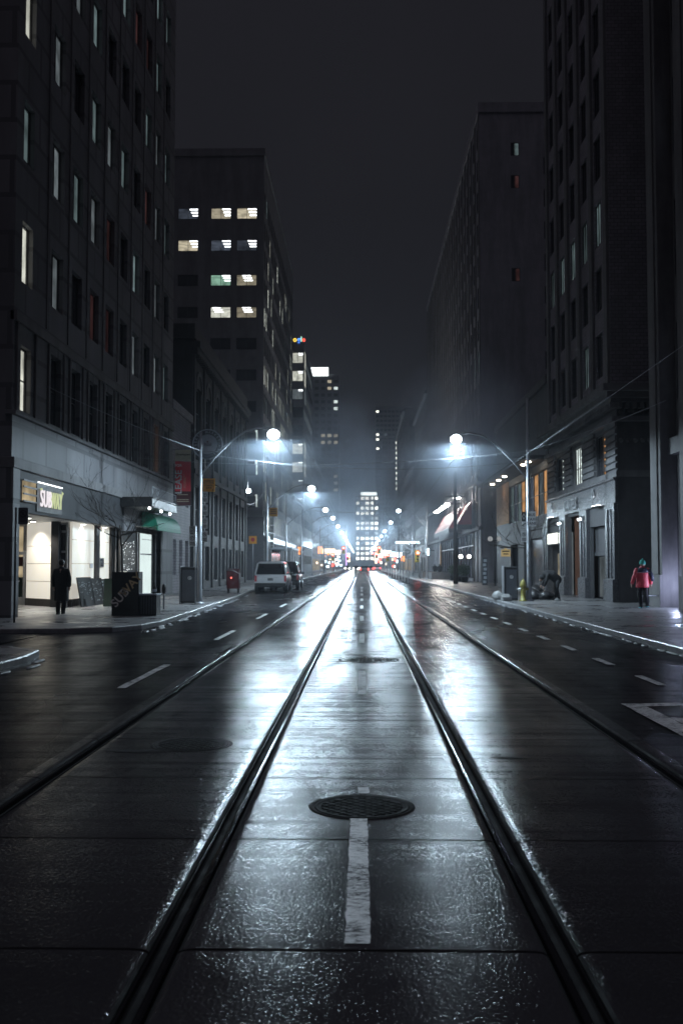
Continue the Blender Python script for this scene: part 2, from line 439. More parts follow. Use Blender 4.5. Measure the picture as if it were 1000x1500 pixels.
# cross-section of the track bed: flat slabs, worn shoulders dipping into a flangeway
def bed_profile():
    pr = []
    for c in RAILS:
        for dx, dz in ((-.15, 0.), (-.115, -.001), (-.097, -.003), (-.078, -.007), (-.063, -.016), (-.058, -.048), (.058, -.048), (.063, -.016), (.078, -.007), (.097, -.003), (.115, -.001), (.15, 0.)):
            pr.append((c + dx, dz))
    return [(-2.64, 0)] + pr + [(2.64, 0)]
prof = bed_profile()
ys = [-8.]
j = 4.457 - 1.77 * 3
while j < 90:
    ys += [j - .013, j, j + .013]; j += 1.77
ys += [140, 250, 660]
road = MB()
base = 0
def jz(k):   # centre of each joint triple lies lower
    return -.02 if (1 <= k < len(ys) - 3 and (k - 1) % 3 == 1) else 0.
for k, y in enumerate(ys):
    for (x, z) in prof:
        w = .0015 * math.sin(y * .9 + x * 1.7) * math.sin(x * 2.3 + y * .31)
        road.v.append((x, y, ZR + z + (jz(k) if z > -.02 else 0) + (w if y < 90 else 0)))
npf = len(prof)
for k in range(len(ys) - 1):
    for i in range(npf - 1):
        a = k * npf + i
        road.f.append((a, a + 1, a + npf + 1, a + npf))
        zz = min(prof[i][1], prof[i + 1][1])
        road.m.append(1 if (zz < -.012 or (1 <= k < len(ys) - 4 and (k - 1) % 3 < 2 and ys[k + 1] - ys[k] < .1)) else 2 if abs((prof[i][0] + prof[i + 1][0]) / 2) < .85 else 0); road.sm.append(False)
structure('track_bed', road, ['slab', 'groove', 'strip'], fixn=False)
# asphalt lanes on both sides, plus the side street; gently cambered
lane = MB()
def grid(mb, x0, x1, y0, y1, nx, ny, zf, mi=0):
    b0 = len(mb.v)
    for a in range(ny + 1):
        y = y0 + (y1 - y0) * a / ny
        for b in range(nx + 1):
            x = x0 + (x1 - x0) * b / nx
            mb.v.append((x, y, zf(x, y)))
    for a in range(ny):
        for b in range(nx):
            q = b0 + a * (nx + 1) + b
            mb.f.append((q, q + 1, q + nx + 2, q + nx + 1)); mb.m.append(mi); mb.sm.append(True)
zl = lambda x, y: ZR - .003 + .006 * math.sin(x * 1.9 + y * .23) * math.sin(y * .41) * (1 if y < 100 else 0) - max(0, abs(x) - 2.95) * .004
grid(lane, -7.6, -2.64, -8, 120, 10, 200, zl); grid(lane, -7.6, -2.64, 120, 660, 1, 4, zl)
grid(lane, 2.64, 6.1, -8, 120, 8, 200, zl); grid(lane, 2.64, 6.1, 120, 660, 1, 4, zl)
structure('road', lane, 'asphalt', fixn=False)
side = MB(); grid(side, -60, -7.6, 17, 27, 24, 8, lambda x, y: ZR - .006)
structure('side_street', side, 'asphalt', fixn=False)

KL = [(-60, 24.7), (-9.5, 24.7), (-7.2, 24.9), (-6.2, 25.5), (-5.7, 26.6), (-5.55, 28.3), (-5.75, 36), (-5.99, 43.6), (-6.28, 52.5), (-6.9, 65), (-6.95, 100), (-6.95, 660)]
KS = [(-60, 19.6), (-8.2, 19.6), (-6.6, 19.4), (-5.85, 18.6), (-5.7, 17.5), (-5.7, -8)]
KR = [(5.94, -8), (5.94, 660)]
def ribbon_poly(line, close):
    mb = MB(); mb.quad([(x, y, 0) for x, y in line + close]); return mb
structure('sidewalk', ribbon_poly([(x - .15, y) if y > 26 else (x, y + .15) for x, y in KL], [(-60, 660)]), 'walk')
structure('sidewalk', ribbon_poly([(x - .15 if i > 2 else x, y - .15 if i < 4 else y) for i, (x, y) in enumerate(KS)], [(-60, -8)]), 'walk')
structure('sidewalk', ribbon_poly([(6.09, -8), (6.09, 660)], [(60, 660), (60, -8)]), 'walk')
def kerb(line, side_sign):
    mb = MB()
    for i in range(len(line) - 1):
        a = Vector((*line[i], 0)); b = Vector((*line[i + 1], 0)); L = (b - a).length
        n = Vector((-(b - a).y, (b - a).x, 0)).normalized() * .16 * side_sign
        steps = max(1, min(60, int(L / 1.8)))
        for s in range(steps):
            p = a.lerp(b, s / steps); q = a.lerp(b, (s + 1) / steps)
            if L > 5: q = q - (b - a).normalized() * .015
            dz = random.uniform(-.006, .006) + .008
            lo, hi = ZR - .15, dz
            P = [p, q, q + n, p + n]
            n0 = len(mb.v)
            e = .02
            mb.v += [(v.x, v.y, lo) for v in P] + [(P[0].x, P[0].y, hi - e), (P[1].x, P[1].y, hi - e), (P[1].x + n.x * .12, P[1].y + n.y * .12, hi), (P[0].x + n.x * .12, P[0].y + n.y * .12, hi), (P[2].x, P[2].y, hi), (P[3].x, P[3].y, hi)]
            for f in ((0, 1, 5, 4), (4, 5, 6, 7), (7, 6, 8, 9), (2, 3, 9, 8), (0, 4, 7, 9, 3), (1, 2, 8, 6, 5)):
                mb.f.append(tuple(n0 + i for i in f)); mb.m.append(0); mb.sm.append(False)
    return mb
structure('kerb', kerb(KL, 1), 'kerb'); structure('kerb', kerb(KS, -1), 'kerb'); structure('kerb', kerb(KR, -1), 'kerb')

# rails: separate steel bars lying in the flangeways
rl = ['outermost steel tram rail on the left, edging the black asphalt lane', 'inner left steel tram rail beside the worn centre dashes',
      'inner right steel tram rail beside the worn centre dashes', 'outermost steel tram rail on the right, next to the dashed bus lane']
for c, lb in zip(RAILS, rl):
    mb = MB()
    sg = 1 if c in (-2.43, .85) else -1      # the head sits on the outer side, the flangeway inside it
    sg = -1 if c in (-2.43, .85) else 1
    h0, h1 = sorted((c + sg * .014, c + sg * .046))
    prof_r = [(h0, -.047), (h0, -.016), (h0 + .010, -.009), (h1 - .010, -.009), (h1, -.016), (h1, -.047)]
    yy = [-7.9 + k * 1.0 for k in range(100)] + [150, 300, 659]
    mb.loft([[(x + .004 * math.sin(y * .7), y, ZR + z) for x, z in prof_r] for y in yy], smooth=False)
    lip = sorted((c - sg * .055, c - sg * .045))
    mb.loft([[(lip[0], y, ZR - .047), (lip[0], y, ZR - .016), (lip[1], y, ZR - .018), (lip[1], y, ZR - .047)] for y in yy], smooth=False)
    tag(obj('tram_rail', mb, 'rail'), lb, 'rail', 'rails of the two tram tracks')

# painted marks (4 mm sheets)
def strip(mb, x0, x1, y0, y1, z=ZR + .004, n=6, jag=.008):
    ysn = [y0 + (y1 - y0) * i / n for i in range(n + 1)]
    l = [x0 + random.uniform(-jag, jag) for _ in ysn]; r = [x1 + random.uniform(-jag, jag) for _ in ysn]
    for i in range(n): mb.quad([(l[i], ysn[i], z), (r[i], ysn[i], z), (r[i + 1], ysn[i + 1], z), (l[i + 1], ysn[i + 1], z)])
names = ['nearest', 'second', 'third', 'fourth', 'fifth', 'sixth', 'seventh', 'eighth', 'ninth', 'tenth', 'eleventh', 'twelfth', 'thirteenth', 'fourteenth']
cd = MB(); strip(cd, -.075, .035, 4.53, 6.72, n=50, jag=.004); strip(cd, -.03, .05, 7.46, 7.66, n=4)
def mark(name, mb, label, cat, group):
    o = tag(obj(name, mb, 'paint'), label, cat, group); o['kind'] = 'structure'; return o
mark('lane_marking', cd, 'long worn white centre dash cut off by the nearest manhole cover', 'road marking', 'centre dashes')
for k in range(1, 9):
    mb = MB(); y0 = 4.5 + 8.62 * k; strip(mb, -.06, .06, y0, y0 + 2.9)
    mark('lane_marking', mb, f'{names[k]} white centre dash counted from the nearest manhole cover', 'road marking', 'centre dashes')
for k in range(4):
    mb = MB(); y0 = 13.74 + 8.9 * k; strip(mb, -3.27, -3.15, y0, y0 + 3.2)
    mark('lane_marking', mb, f'{names[k]} white dash on the black asphalt lane left of the rails', 'road marking', 'dashes of the left lane')
for k in range(14):
    mb = MB(); y0 = 14.2 + 2.87 * k; strip(mb, 4.04, 4.17, y0, y0 + 1.2, n=3)
    mark('lane_marking', mb, f'{names[k]} short white dash of the bus lane line before the hydrant', 'road marking', 'short dashes of the bus lane')
hb = MB()
strip(hb, 3.07, 3.30, 4, 12.3, n=24, jag=.006)
hb.quad([(3.30, 12.30, ZR + .006), (5.7, 12.75, ZR + .006), (5.7, 12.58, ZR + .006), (3.30, 12.06, ZR + .006)])
hb.quad([(3.31, 11.2, ZR + .006), (5.7, 10.3, ZR + .006), (5.7, 9.9, ZR + .006), (3.31, 10.65, ZR + .006)])
hb.quad([(3.31, 8.2, ZR + .006), (5.7, 7.3, ZR + .006), (5.7, 7.0, ZR + .006), (3.31, 7.8, ZR + .006)])
mark('lane_marking', hb, 'large white hatched box painted by the right kerb', 'road marking', None)

# manhole covers
def manhole(x, y, r, label, grate=True):
    t = thing('manhole_cover', label, 'manhole cover', (x, y, ZR), 'manhole covers between the rails')
    mb = MB(); mb.lathe((x, y, ZR), [(r + .03, -.01), (r + .025, .002), (r, .002), (r - .008, .0)], 40)
    obj('collar', mb, 'groove', t)
    mb = MB(); mb.lathe((x, y, ZR), [(r - .012, -.008), (r - .014, .0025), (r - .03, .003), (r - .032, .0005)], 40)
    nb = 8; st = 2 * r / nb
    for k in range(-nb, nb):
        for s in (1, -1):
            c = k * st * .7; hl = (r - .06) ** 2 - c * c
            if hl <= 0: continue
            hl = math.sqrt(hl)
            mb.xbox(T(x, y, ZR + .0025) @ RZ(s * R(45)) @ T(c, 0, 0), .006, hl, .002 + .0005 * s)
    obj('lid', mb, M['iron'] if grate else 'strip', t)
M['iron'] = surf('wet cast iron', (.008, .008, .009), (.005, .005, .006), .6, .8, 20, metal=0, bump=.2, spec=.08)
manhole(0.0, 7.07, .335, 'round iron manhole cover at the end of the long worn dash')
manhole(-1.555, 9.46, .35, 'round iron manhole cover inside the left tram track')
manhole(.12, 17.9, .5, 'wide manhole ring lying ahead on the centre strip', False)
# cracks and tar patches
def crack(pts, label, w=.006):
    mb = MB()
    for i in range(len(pts) - 1):
        a = Vector(pts[i]); b = Vector(pts[i + 1]); n = Vector((-(b - a).y, (b - a).x)).normalized() * w
        mb.quad([(a.x - n.x, a.y - n.y, ZR + .0055), (a.x + n.x, a.y + n.y, ZR + .0055), (b.x + n.x, b.y + n.y, ZR + .0055), (b.x - n.x, b.y - n.y, ZR + .0055)])
    o = tag(obj('road_crack', mb, 'groove'), label, 'crack'); o['kind'] = 'structure'
def wig(a, b, n, j):
    return [(a[0] + (b[0] - a[0]) * i / n + random.uniform(-j, j), a[1] + (b[1] - a[1]) * i / n + random.uniform(-j, j)) for i in range(n + 1)]
crack(wig((-.44, 8.0), (-.30, 7.2), 9, .03), 'thin wandering crack running to the nearest manhole cover', .004)
crack(wig((-4.9, 21), (-3.1, 24.5), 14, .12), 'tar seam across the left asphalt lane')
crack(wig((-5.2, 30), (-2.9, 33), 12, .12), 'tar seam beside the far left gutter')
def patch(cx, cy, rx, ry, label, mat='groove', z=ZR + .0052):
    mb = MB(); n = 28
    mb.quad([(cx + rx * math.cos(2 * PI * i / n) * random.uniform(.8, 1.1), cy + ry * math.sin(2 * PI * i / n) * random.uniform(.8, 1.1), z) for i in range(n)])
    o = tag(obj('tar_patch', mb, mat), label, 'patch'); o['kind'] = 'structure'
patch(1.28, 8.86, .20, .035, 'dark tar patch right of the inner right rail')
patch(-2.0, 9.1, .28, .05, 'dark tar patch left of the manhole cover in the left track')

# slush along the gutters
def slush(line, label):
    mb = MB()
    for (x, y, w, l) in line:
        n = 12; h = .014
        ring = [(x + w * math.cos(2 * PI * i / n) * random.uniform(.6, 1.1), y + l * math.sin(2 * PI * i / n) * random.uniform(.7, 1.1)) for i in range(n)]
        mb.loft([[(a, b, ZR - .02) for a, b in ring], [(x + (a - x) * .75, y + (b - y) * .8, ZR + h * .7) for a, b in ring], [(x + (a - x) * .3, y + (b - y) * .4, ZR + h) for a, b in ring]])
    o = obj('slush', mb, 'slush'); o['kind'] = 'stuff'; o['label'] = label
L = []
for k in range(46):
    y = 25.5 + k * .62 * random.uniform(.8, 1.2)
    x = -5.35 if y < 28.5 else -5.35 - (y - 28.5) * .032
    if random.random() < .8: L.append((x + random.uniform(-.08, .12), y, random.uniform(.05, .12), random.uniform(.2, .5)))
for k in range(9): L.append((-5.5 + random.uniform(-.1, .2), 10 + k * .95, .05, random.uniform(.2, .5)))
slush(L, 'broken slush lying along the left gutter')
L = []
for k in range(70):
    y = 14 + k * .6
    if random.random() < .75: L.append((5.82 + random.uniform(-.06, .04), y, random.uniform(.03, .09), random.uniform(.15, .45)))
slush(L, 'broken slush lying along the right gutter')

# ------------------------------------------------------------------ buildings
def wall_open(mb, O, U, N, u0, u1, z0, z1, ops, d=.3, mi=0, mr=None):
    """a facade of cells with real openings and reveals of depth d"""
    O = Vector(O); U = Vector(U); N = Vector(N)
    def P(u, z, c=0.): q = O + U * u - N * c; return (q.x, q.y, z)
    us = sorted({round(v, 4) for v in [u0, u1] + [o[0] for o in ops] + [o[1] for o in ops]}); zs = sorted({round(v, 4) for v in [z0, z1] + [o[2] for o in ops] + [o[3] for o in ops]})
    us = [u for u in us if u0 - 1e-6 <= u <= u1 + 1e-6]; zs = [z for z in zs if z0 - 1e-6 <= z <= z1 + 1e-6]
    for k in range(len(zs) - 1):
        zc = (zs[k] + zs[k + 1]) / 2
        row = [o for o in ops if o[2] < zc < o[3]]
        start = None
        for i in range(len(us) - 1):
            uc = (us[i] + us[i + 1]) / 2
            hole = any(o[0] < uc < o[1] for o in row)
            if not hole and start is None: start = us[i]
            if (hole or i == len(us) - 2) and start is not None:
                e = us[i] if hole else us[i + 1]
                mb.quad([P(start, zs[k]), P(e, zs[k]), P(e, zs[k + 1]), P(start, zs[k + 1])], mi)
                start = None
    mr = mi if mr is None else mr
    for (a, b, c, e) in [o[:4] for o in ops]:
        mb.quad([P(a, c), P(a, e), P(a, e, d), P(a, c, d)], mr); mb.quad([P(b, c), P(b, e), P(b, e, d), P(b, c, d)], mr)
        mb.quad([P(a, c), P(b, c), P(b, c, d), P(a, c, d)], mr); mb.quad([P(a, e), P(b, e), P(b, e, d), P(a, e, d)], mr)

_win = {}
def win_mb(w, h, nx, ny, kind, depth=.0, fr=.05):
    """window in local axes: x across, y into the wall, z up, origin at the middle of the sill"""
    mb = MB()
    x0, x1 = -w / 2, w / 2
    mb.box(x0, x1, -.03, .03, 0, fr); mb.box(x0, x1, -.03, .03, h - fr, h)
    mb.box(x0, x0 + fr, -.03, .03, fr, h - fr); mb.box(x1 - fr, x1, -.03, .03, fr, h - fr)
    for i in range(1, nx): xx = x0 + w * i / nx; mb.box(xx - fr * .4, xx + fr * .4, -.025, .025, fr, h - fr)
    for i in range(1, ny): zz = h * i / ny; mb.box(x0 + fr, x1 - fr, -.022, .022, zz - fr * .35, zz + fr * .35)
    if kind in ('dark',):
        mb.quad([(x0, .0, 0), (x1, .0, 0), (x1, .0, h), (x0, .0, h)], 1)
    elif kind == 'flat':
        mb.quad([(x0, .02, 0), (x1, .02, 0), (x1, .02, h), (x0, .02, h)], 2)
    elif kind == 'part':     # lit strip beside a drawn curtain
        xm = x0 + w * .45
        mb.quad([(x0, .02, 0), (xm, .02, 0), (xm, .02, h), (x0, .02, h)], 1); mb.quad([(xm, .02, 0), (x1, .02, 0), (x1, .02, h), (xm, .02, h)], 2)
    else:                    # 'room': a shallow lit room, ceiling strips overhead
        D = depth or 3.2; z1 = h + .12
        mb.quad([(x0 - .3, D, -.8), (x1 + .3, D, -.8), (x1 + .3, D, z1), (x0 - .3, D, z1)], 2)
        mb.quad([(x0 - .3, .05, -.8), (x0 - .3, D, -.8), (x0 - .3, D, z1), (x0 - .3, .05, z1)], 2)
        mb.quad([(x1 + .3, .05, -.8), (x1 + .3, D, -.8), (x1 + .3, D, z1), (x1 + .3, .05, z1)], 2)
        mb.quad([(x0 - .3, .05, z1), (x1 + .3, .05, z1), (x1 + .3, D, z1), (x0 - .3, D, z1)], 2)
        mb.quad([(x0 - .3, .05, -.8), (x1 + .3, .05, -.8), (x1 + .3, D, -.8), (x0 - .3, D, -.8)], 0)
        for q in range(3):
            yy = .5 + q * .95
            xs = x0 + w * (.52 if kind == 'roomr' else .25 if kind == 'roomm' else .05)
            mb.box(xs, xs + w * .42, yy, yy + .28, z1 - .06, z1 - .01, 3)
    return mb

def window(parent, pos, rot, w, h, nx=1, ny=1, kind='dark', room='room_dim', depth=0, name='window', frame='frame'):
    key = (round(w, 2), round(h, 2), nx, ny, kind, room, depth, frame)
    if key not in _win:
        mb = win_mb(w, h, nx, ny, kind, depth)
        o = obj(name, mb, [frame, 'glass', room, 'tube'], None, False, fixn=False)
        _win[key] = o.data; bpy.data.objects.remove(o)
    o = bpy.data.objects.new(name, _win[key]); COL.objects.link(o)
    o.parent = parent; o.location = Vector(pos) - world_loc(parent); o.rotation_euler = (0, 0, rot)
    return o

def rotmat(rot): return RZ(rot)
class Building:
    def __init__(s, name, label, x0, x1, y0, y1, h, mat, d=.28):
        s.t = thing(name, label, 'building', ((x0 + x1) / 2, (y0 + y1) / 2, 0))
        s.x0, s.x1, s.y0, s.y1, s.h, s.mat, s.d = x0, x1, y0, y1, h, mat, d
        s.ops = {'E': [], 'W': [], 'S': []}; s.wins = []
    def face(s, f):
        if f == 'E': return Vector((s.x1, s.y0, 0)), Vector((0, 1, 0)), Vector((1, 0, 0)), R(90), s.y1 - s.y0
        if f == 'W': return Vector((s.x0, s.y0, 0)), Vector((0, 1, 0)), Vector((-1, 0, 0)), R(-90), s.y1 - s.y0
        return Vector((s.x0, s.y0, 0)), Vector((1, 0, 0)), Vector((0, -1, 0)), 0., s.x1 - s.x0
    def hole(s, f, u0, u1, z0, z1): s.ops[f].append((u0, u1, z0, z1))
    def win(s, f, u, z, w, h, nx=1, ny=1, kind='dark', room='room_dim', depth=0, frame='frame', hole=True):
        O, U, N, rot, L = s.face(f)
        if hole: s.ops[f].append((u - w / 2, u + w / 2, z, z + h))
        p = O + U * u - N * (s.d - .05); s.wins.append(((p.x, p.y, z), rot, w, h, nx, ny, kind, room, depth, frame))
    def done(s, sides='ES', roof=True, zbase=-.05, parapet=.5):
        mb = MB()
        for f in 'EWS':
            O, U, N, rot, L = s.face(f)
            wall_open(mb, O, U, N, 0, L, zbase, s.h, s.ops[f], s.d)
        mb.quad([(s.x0, s.y1, zbase), (s.x1, s.y1, zbase), (s.x1, s.y1, s.h), (s.x0, s.y1, s.h)])
        obj('wall', mb, s.mat, s.t, fixn=False)
        r = MB(); r.box(s.x0 - .12, s.x1 + .12, s.y0 - .12, s.y1 + .12, s.h + .003, s.h + parapet); obj('roof', r, s.mat, s.t)
        ws = sorted(s.wins, key=lambda w: w[0][0] ** 2 + w[0][1] ** 2 + w[0][2] ** 2)
        lit = [w for w in ws if w[6] != 'dark']; dk = [w for w in ws if w[6] == 'dark']
        ws = (lit + dk)
        for w in ws[:100]: window(s.t, *w)
        rest = ws[100:]
        if rest:
            mats = ['frame', 'glass', 'tube']; big = MB()
            for (p, rot, w, h, nx, ny, kind, room, depth, fr) in rest:
                q = win_mb(w, h, nx, ny, kind, depth).moved(T(*p) @ RZ(rot))
                if room not in mats: mats.append(room)
                mp = {0: 0, 1: 1, 2: mats.index(room), 3: 2}; q.m = [mp[i] for i in q.m]
                big.add(q)
            o = obj('window', big, mats, s.t, fixn=False); o['kind'] = 'stuff'
        return s.t

rnd = random.Random(5)
# ---- A: stone office block with the shops (left, near)
XA = -10.35
A = Building('stone_office_building', 'tall dark stone office block above the sandwich shop and green awning', -27, XA, 30, 55.6, 46, 'stone', .24)
ycols = [31.15] + [34.25 + 2.42 * i for i in range(9)]
litA = {(1, 0): 'room_pale', (1, 1): 'room_dim', (2, 0): 'room_teal', (3, 0): 'room_pale', (0, 0): 'room_pale', (1, 8): 'room_dim', (0, 8): 'room_orange', (0, 7): 'glow_red', (2, 8): 'room_dim', (3, 8): 'room_dim', (4, 8): 'room_dim'}
for r in range(10):
    z = [6.25, 10.2, 14.0, 17.95, 21.8, 25.6, 29.4, 33.2, 37.0, 40.8][r]
    for c, y in enumerate(ycols):
        u = y - 30
        if r == 0:
            k = litA.get((0, c)); w, h = (1.15, 2.35) if c else (.95, 2.0)
            A.win('E', u, z, w, h, 1, 2, 'part' if (k and c == 0) else 'flat' if k else 'dark', k or 'room_dim')
        else:
            k = litA.get((r, c))
            if k is None: k = rnd.choice(['room_dim', 'room_teal', 'glow_red', None, None]) if r < 8 else None
            if c == 0:
                A.win('E', u, z, 1.0, 1.9, 1, 1, 'flat' if k else 'dark', 'room_pale' if r in (1, 3) else 'room_teal')
            else:
                A.win('E', u, z, 1.32, 1.95, 2, 1, 'part' if k else 'dark', k or 'room_dim')
A.hole('E', .55, 14.1, -.05, 3.16)             # shop recess
A.hole('E', 16.3, 22.7, -.05, 3.35)            # second shop
# small south face openings
for r in range(8): A.win('S', 12.5, [6.2, 10.0, 13.85, 17.7, 21.5, 25.3, 29.1, 32.9][r], 1.6, 1.9, 2, 1, 'dark')
ta = A.done()
mb = MB()
for (y0, y1) in ((29.93, 30.55), (44.1, 46.3), (52.7, 55.6)): mb = MB(); mb.box(XA - .3, XA + .09, y0, y1, -.03, 4.43); obj('pillar', mb, 'stone', ta, bevel=.02)
mb = MB(); mb.box(XA - .3, XA + .12, 29.9, 55.62, 4.43, 4.75); mb.box(XA - .2, XA + .14, 29.9, 55.64, 6.02, 6.15); obj('cornice', mb, 'limestone', ta, bevel=.02)
# thin ribs between the second floor windows and band above
mb = MB()
for y in ycols: mb.box(XA - .1, XA + .07, y - .95, y - .78, 6.16, 8.85); mb.box(XA - .1, XA + .07, y + .78, y + .92, 6.16, 8.85)
mb.box(XA - .1, XA + .10, 30, 55.6, 8.86, 9.15)
obj('rib', mb, 'limestone', ta)
mb = MB()
for y in ycols[1:]: mb.box(XA - .1, XA + .04, y - 1.18, y - 1.10, 9.3, 46)
obj('rib', mb, 'limestone', ta)
# fascia of the recess
mb = MB(); mb.box(XA - .25, XA + .02, 30.57, 44.08, 3.17, 4.42); obj('fascia', mb, 'signmatte', ta)
mb = MB(); mb.box(XA + .03, XA + .07, 30.9, 32.1, 3.52, 4.12, 0); obj('transom_window', mb, 'room_shop', ta)
mb = MB(); [mb.box(XA + .072, XA + .1, 30.85, 32.2, z, z + .05) for z in (3.48, 3.70, 3.92, 4.12)]; obj('transom_bar', mb, 'blackmetal', ta)
# recess: ceiling, splayed tiled wall, door at the back, tiled walls along the facade
mb = MB(); mb.box(-14.6, XA - .26, 30.0, 44.2, 3.17, 3.3); obj('soffit', mb, 'white', ta)
mb = MB()
def wallseg(mb, a, b, z0, z1, t=.12, mi=0):
    a = Vector((*a, 0)); b = Vector((*b, 0)); d = (b - a); L = d.length; ang = math.atan2(d.y, d.x); c = (a + b) / 2
    mb.xbox(T(c.x, c.y, (z0 + z1) / 2) @ RZ(ang), L / 2, t / 2, (z1 - z0) / 2, mi)
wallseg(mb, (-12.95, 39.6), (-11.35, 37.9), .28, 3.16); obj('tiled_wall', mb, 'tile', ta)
mb = MB(); wallseg(mb, (-12.96, 39.52), (-11.36, 37.82), -.02, .28, .14); wallseg(mb, (-10.86, 37.95), (-10.86, 43.9), -.02, .28, .2); obj('plinth', mb, 'blackmetal', ta)
mb = MB()
for z in (.93, 1.6, 2.27): wallseg(mb, (-12.94, 39.515), (-11.35, 37.825), z, z + .012, .03)
for z in (1.6, 2.5): mb.box(-10.79, -10.775, 38, 43.9, z, z + .012)
obj('tile_joint', mb, 'blackmetal', ta)
mb = MB(); wallseg(mb, (-11.3, 37.55), (-11.3, 37.85), -.02, 3.16, .28); mb.box(-10.9, -10.7, 41.2, 41.75, -.02, 3.16); mb.box(-10.9, -10.7, 43.7, 44.1, -.02, 3.16); each('pier', mb, 'blackmetal', ta)
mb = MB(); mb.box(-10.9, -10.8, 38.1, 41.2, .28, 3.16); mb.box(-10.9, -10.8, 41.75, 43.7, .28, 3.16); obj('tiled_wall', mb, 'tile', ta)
# narrow glazed door between
mb = MB()
for x in (-11.18, -10.92): mb.box(x - .035, x + .035, 37.78, 37.86, -.0, 3.14)
for z in (.05, 2.0, 2.75, 3.05): mb.box(-11.18, -10.92, 37.78, 37.86, z, z + .08)
d = obj('door', mb, 'alu', ta)
mb = MB(); mb.quad([(-11.18, 37.83, .05), (-10.92, 37.83, .05), (-10.92, 37.83, 3.1), (-11.18, 37.83, 3.1)]); obj('pane', mb, 'glass', d)
# entrance door
mb = MB()
for x in (-14.6, -13.9, -13.1, -12.98): mb.box(x - .045, x + .045, 39.6, 39.7, .0, 3.16)
for z in (.0, 1.95, 3.08): mb.box(-14.6, -12.98, 39.605, 39.695, z, z + .12)
mb.box(-13.88, -13.12, 39.606, 39.69, .12, .3)
d = obj('entrance_door', mb, 'alu', ta, bevel=.008)
mb = MB(); mb.tube([(-13.3, 39.6, .9), (-13.3, 39.5, .95), (-13.3, 39.5, 1.35), (-13.3, 39.6, 1.4)], .018); mb.tube([(-13.55, 39.55, .93), (-13.25, 39.55, .93)], .015); obj('handle', mb, 'alu', d)
# inside of the sandwich shop
mb = MB(); mb.quad([(-16.5, 43.4, 0), (-12.6, 43.4, 0), (-12.6, 43.4, 3.2), (-16.5, 43.4, 3.2)]); mb.quad([(-16.5, 39.8, 0), (-16.5, 43.4, 0), (-16.5, 43.4, 3.2), (-16.5, 39.8, 3.2)])
obj('shop_interior', mb, 'room_shop', ta)
mb = MB(); mb.box(-14.7, -13.0, 41.6, 42.2, 0, 1.05); obj('counter', mb, 'glassgreen', ta)
mb = MB(); mb.box(-14.6, -13.05, 43.2, 43.3, 1.5, 1.9); obj('menu_board', mb, 'redbox', ta)
mb = MB(); wallseg(mb, (-12.9, 39.85), (-11.3, 38.15), -.02, 3.16, .06); wallseg(mb, (-12.85, 39.9), (-12.85, 43.5), -.02, 3.16, .06); obj('partition', mb, 'darkstone', ta)
# recessed lights under the soffit
for i, (x, y) in enumerate(((-11.9, 36.9), (-12.6, 38.3), (-11.2, 34.2), (-10.72, 39.3), (-10.72, 42.6))):
    mb = MB(); mb.lathe((x, y, 3.12), [(.11, 0), (.12, .03), (.12, .048)], 16); dl = obj('downlight', mb, 'alu', ta)
    mb = MB(); mb.lathe((x, y, 3.105), [(.09, 0), (.095, .012)], 16); ld = bpy.data.lights.new('downlight_light', 'SPOT'); ld.energy = 330; ld.color = (1., .95, .84); ld.spot_size = R(135); ld.spot_blend = .6; ld.shadow_soft_size = .08
    lo = bpy.data.objects.new('downlight_light', ld); COL.objects.link(lo); lo.parent = ta; lo.location = Vector((x, y, 3.09)) - world_loc(ta)
    obj('lens', mb, M.setdefault('down', emis('downlight lens', (1., .97, .88), 8)), dl)
# payment panel, notice and pale plates on the tiled wall
mb = MB(); mb.box(-10.79, -10.74, 41.95, 42.6, 1.45, 1.85); o = obj('wall_panel', mb, 'alu', ta); mb = MB(); mb.box(-10.74, -10.72, 42.05, 42.5, 1.5, 1.8); obj('screen', mb, 'glass', o)
mb = MB(); mb.box(-10.79, -10.76, 40.5, 40.95, 1.42, 1.6); obj('notice', mb, 'white', ta)
# second shop under the green awning
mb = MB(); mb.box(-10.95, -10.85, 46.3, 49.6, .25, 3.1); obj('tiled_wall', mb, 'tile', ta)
mb = MB(); mb.box(-11.9, -10.97, 46.3, 52.7, 3.1, 3.35); mb.box(-10.95, -10.78, 49.6, 49.74, 0, 3.1); mb.box(-10.95, -10.7, 52.2, 52.7, 0, 3.1); obj('shop_frame', mb, 'blackmetal', ta)
mb = MB(); mb.quad([(-10.74, 49.5, 0), (-10.74, 52.2, 0), (-10.74, 52.2, 3.1), (-10.74, 49.5, 3.1)]); d = obj('shop_window', mb, M.setdefault('shopwhite', emis('bright shop interior', (.76, .9, .88), 1.05, .12, 1.)), ta)
mb = MB(); mb.box(-10.73, -10.70, 49.55, 52.2, 2.05, 2.12); mb.box(-10.73, -10.70, 49.9, 52.0, 2.8, 2.83); obj('bar', mb, 'alu', d)
mb = MB(); mb.lathe((-10.75, 48, 3.07), [(.09, 0), (.1, .03)], 16); obj('downlight', mb, 'down', ta)
ld = bpy.data.lights.new('downlight_light', 'SPOT'); ld.energy = 300; ld.color = (1., .95, .88); ld.spot_size = R(135); ld.spot_blend = .6; ld.shadow_soft_size = .08
lo = bpy.data.objects.new('downlight_light', ld); COL.objects.link(lo); lo.parent = ta; lo.location = Vector((-10.55, 48, 3.0)) - world_loc(ta)
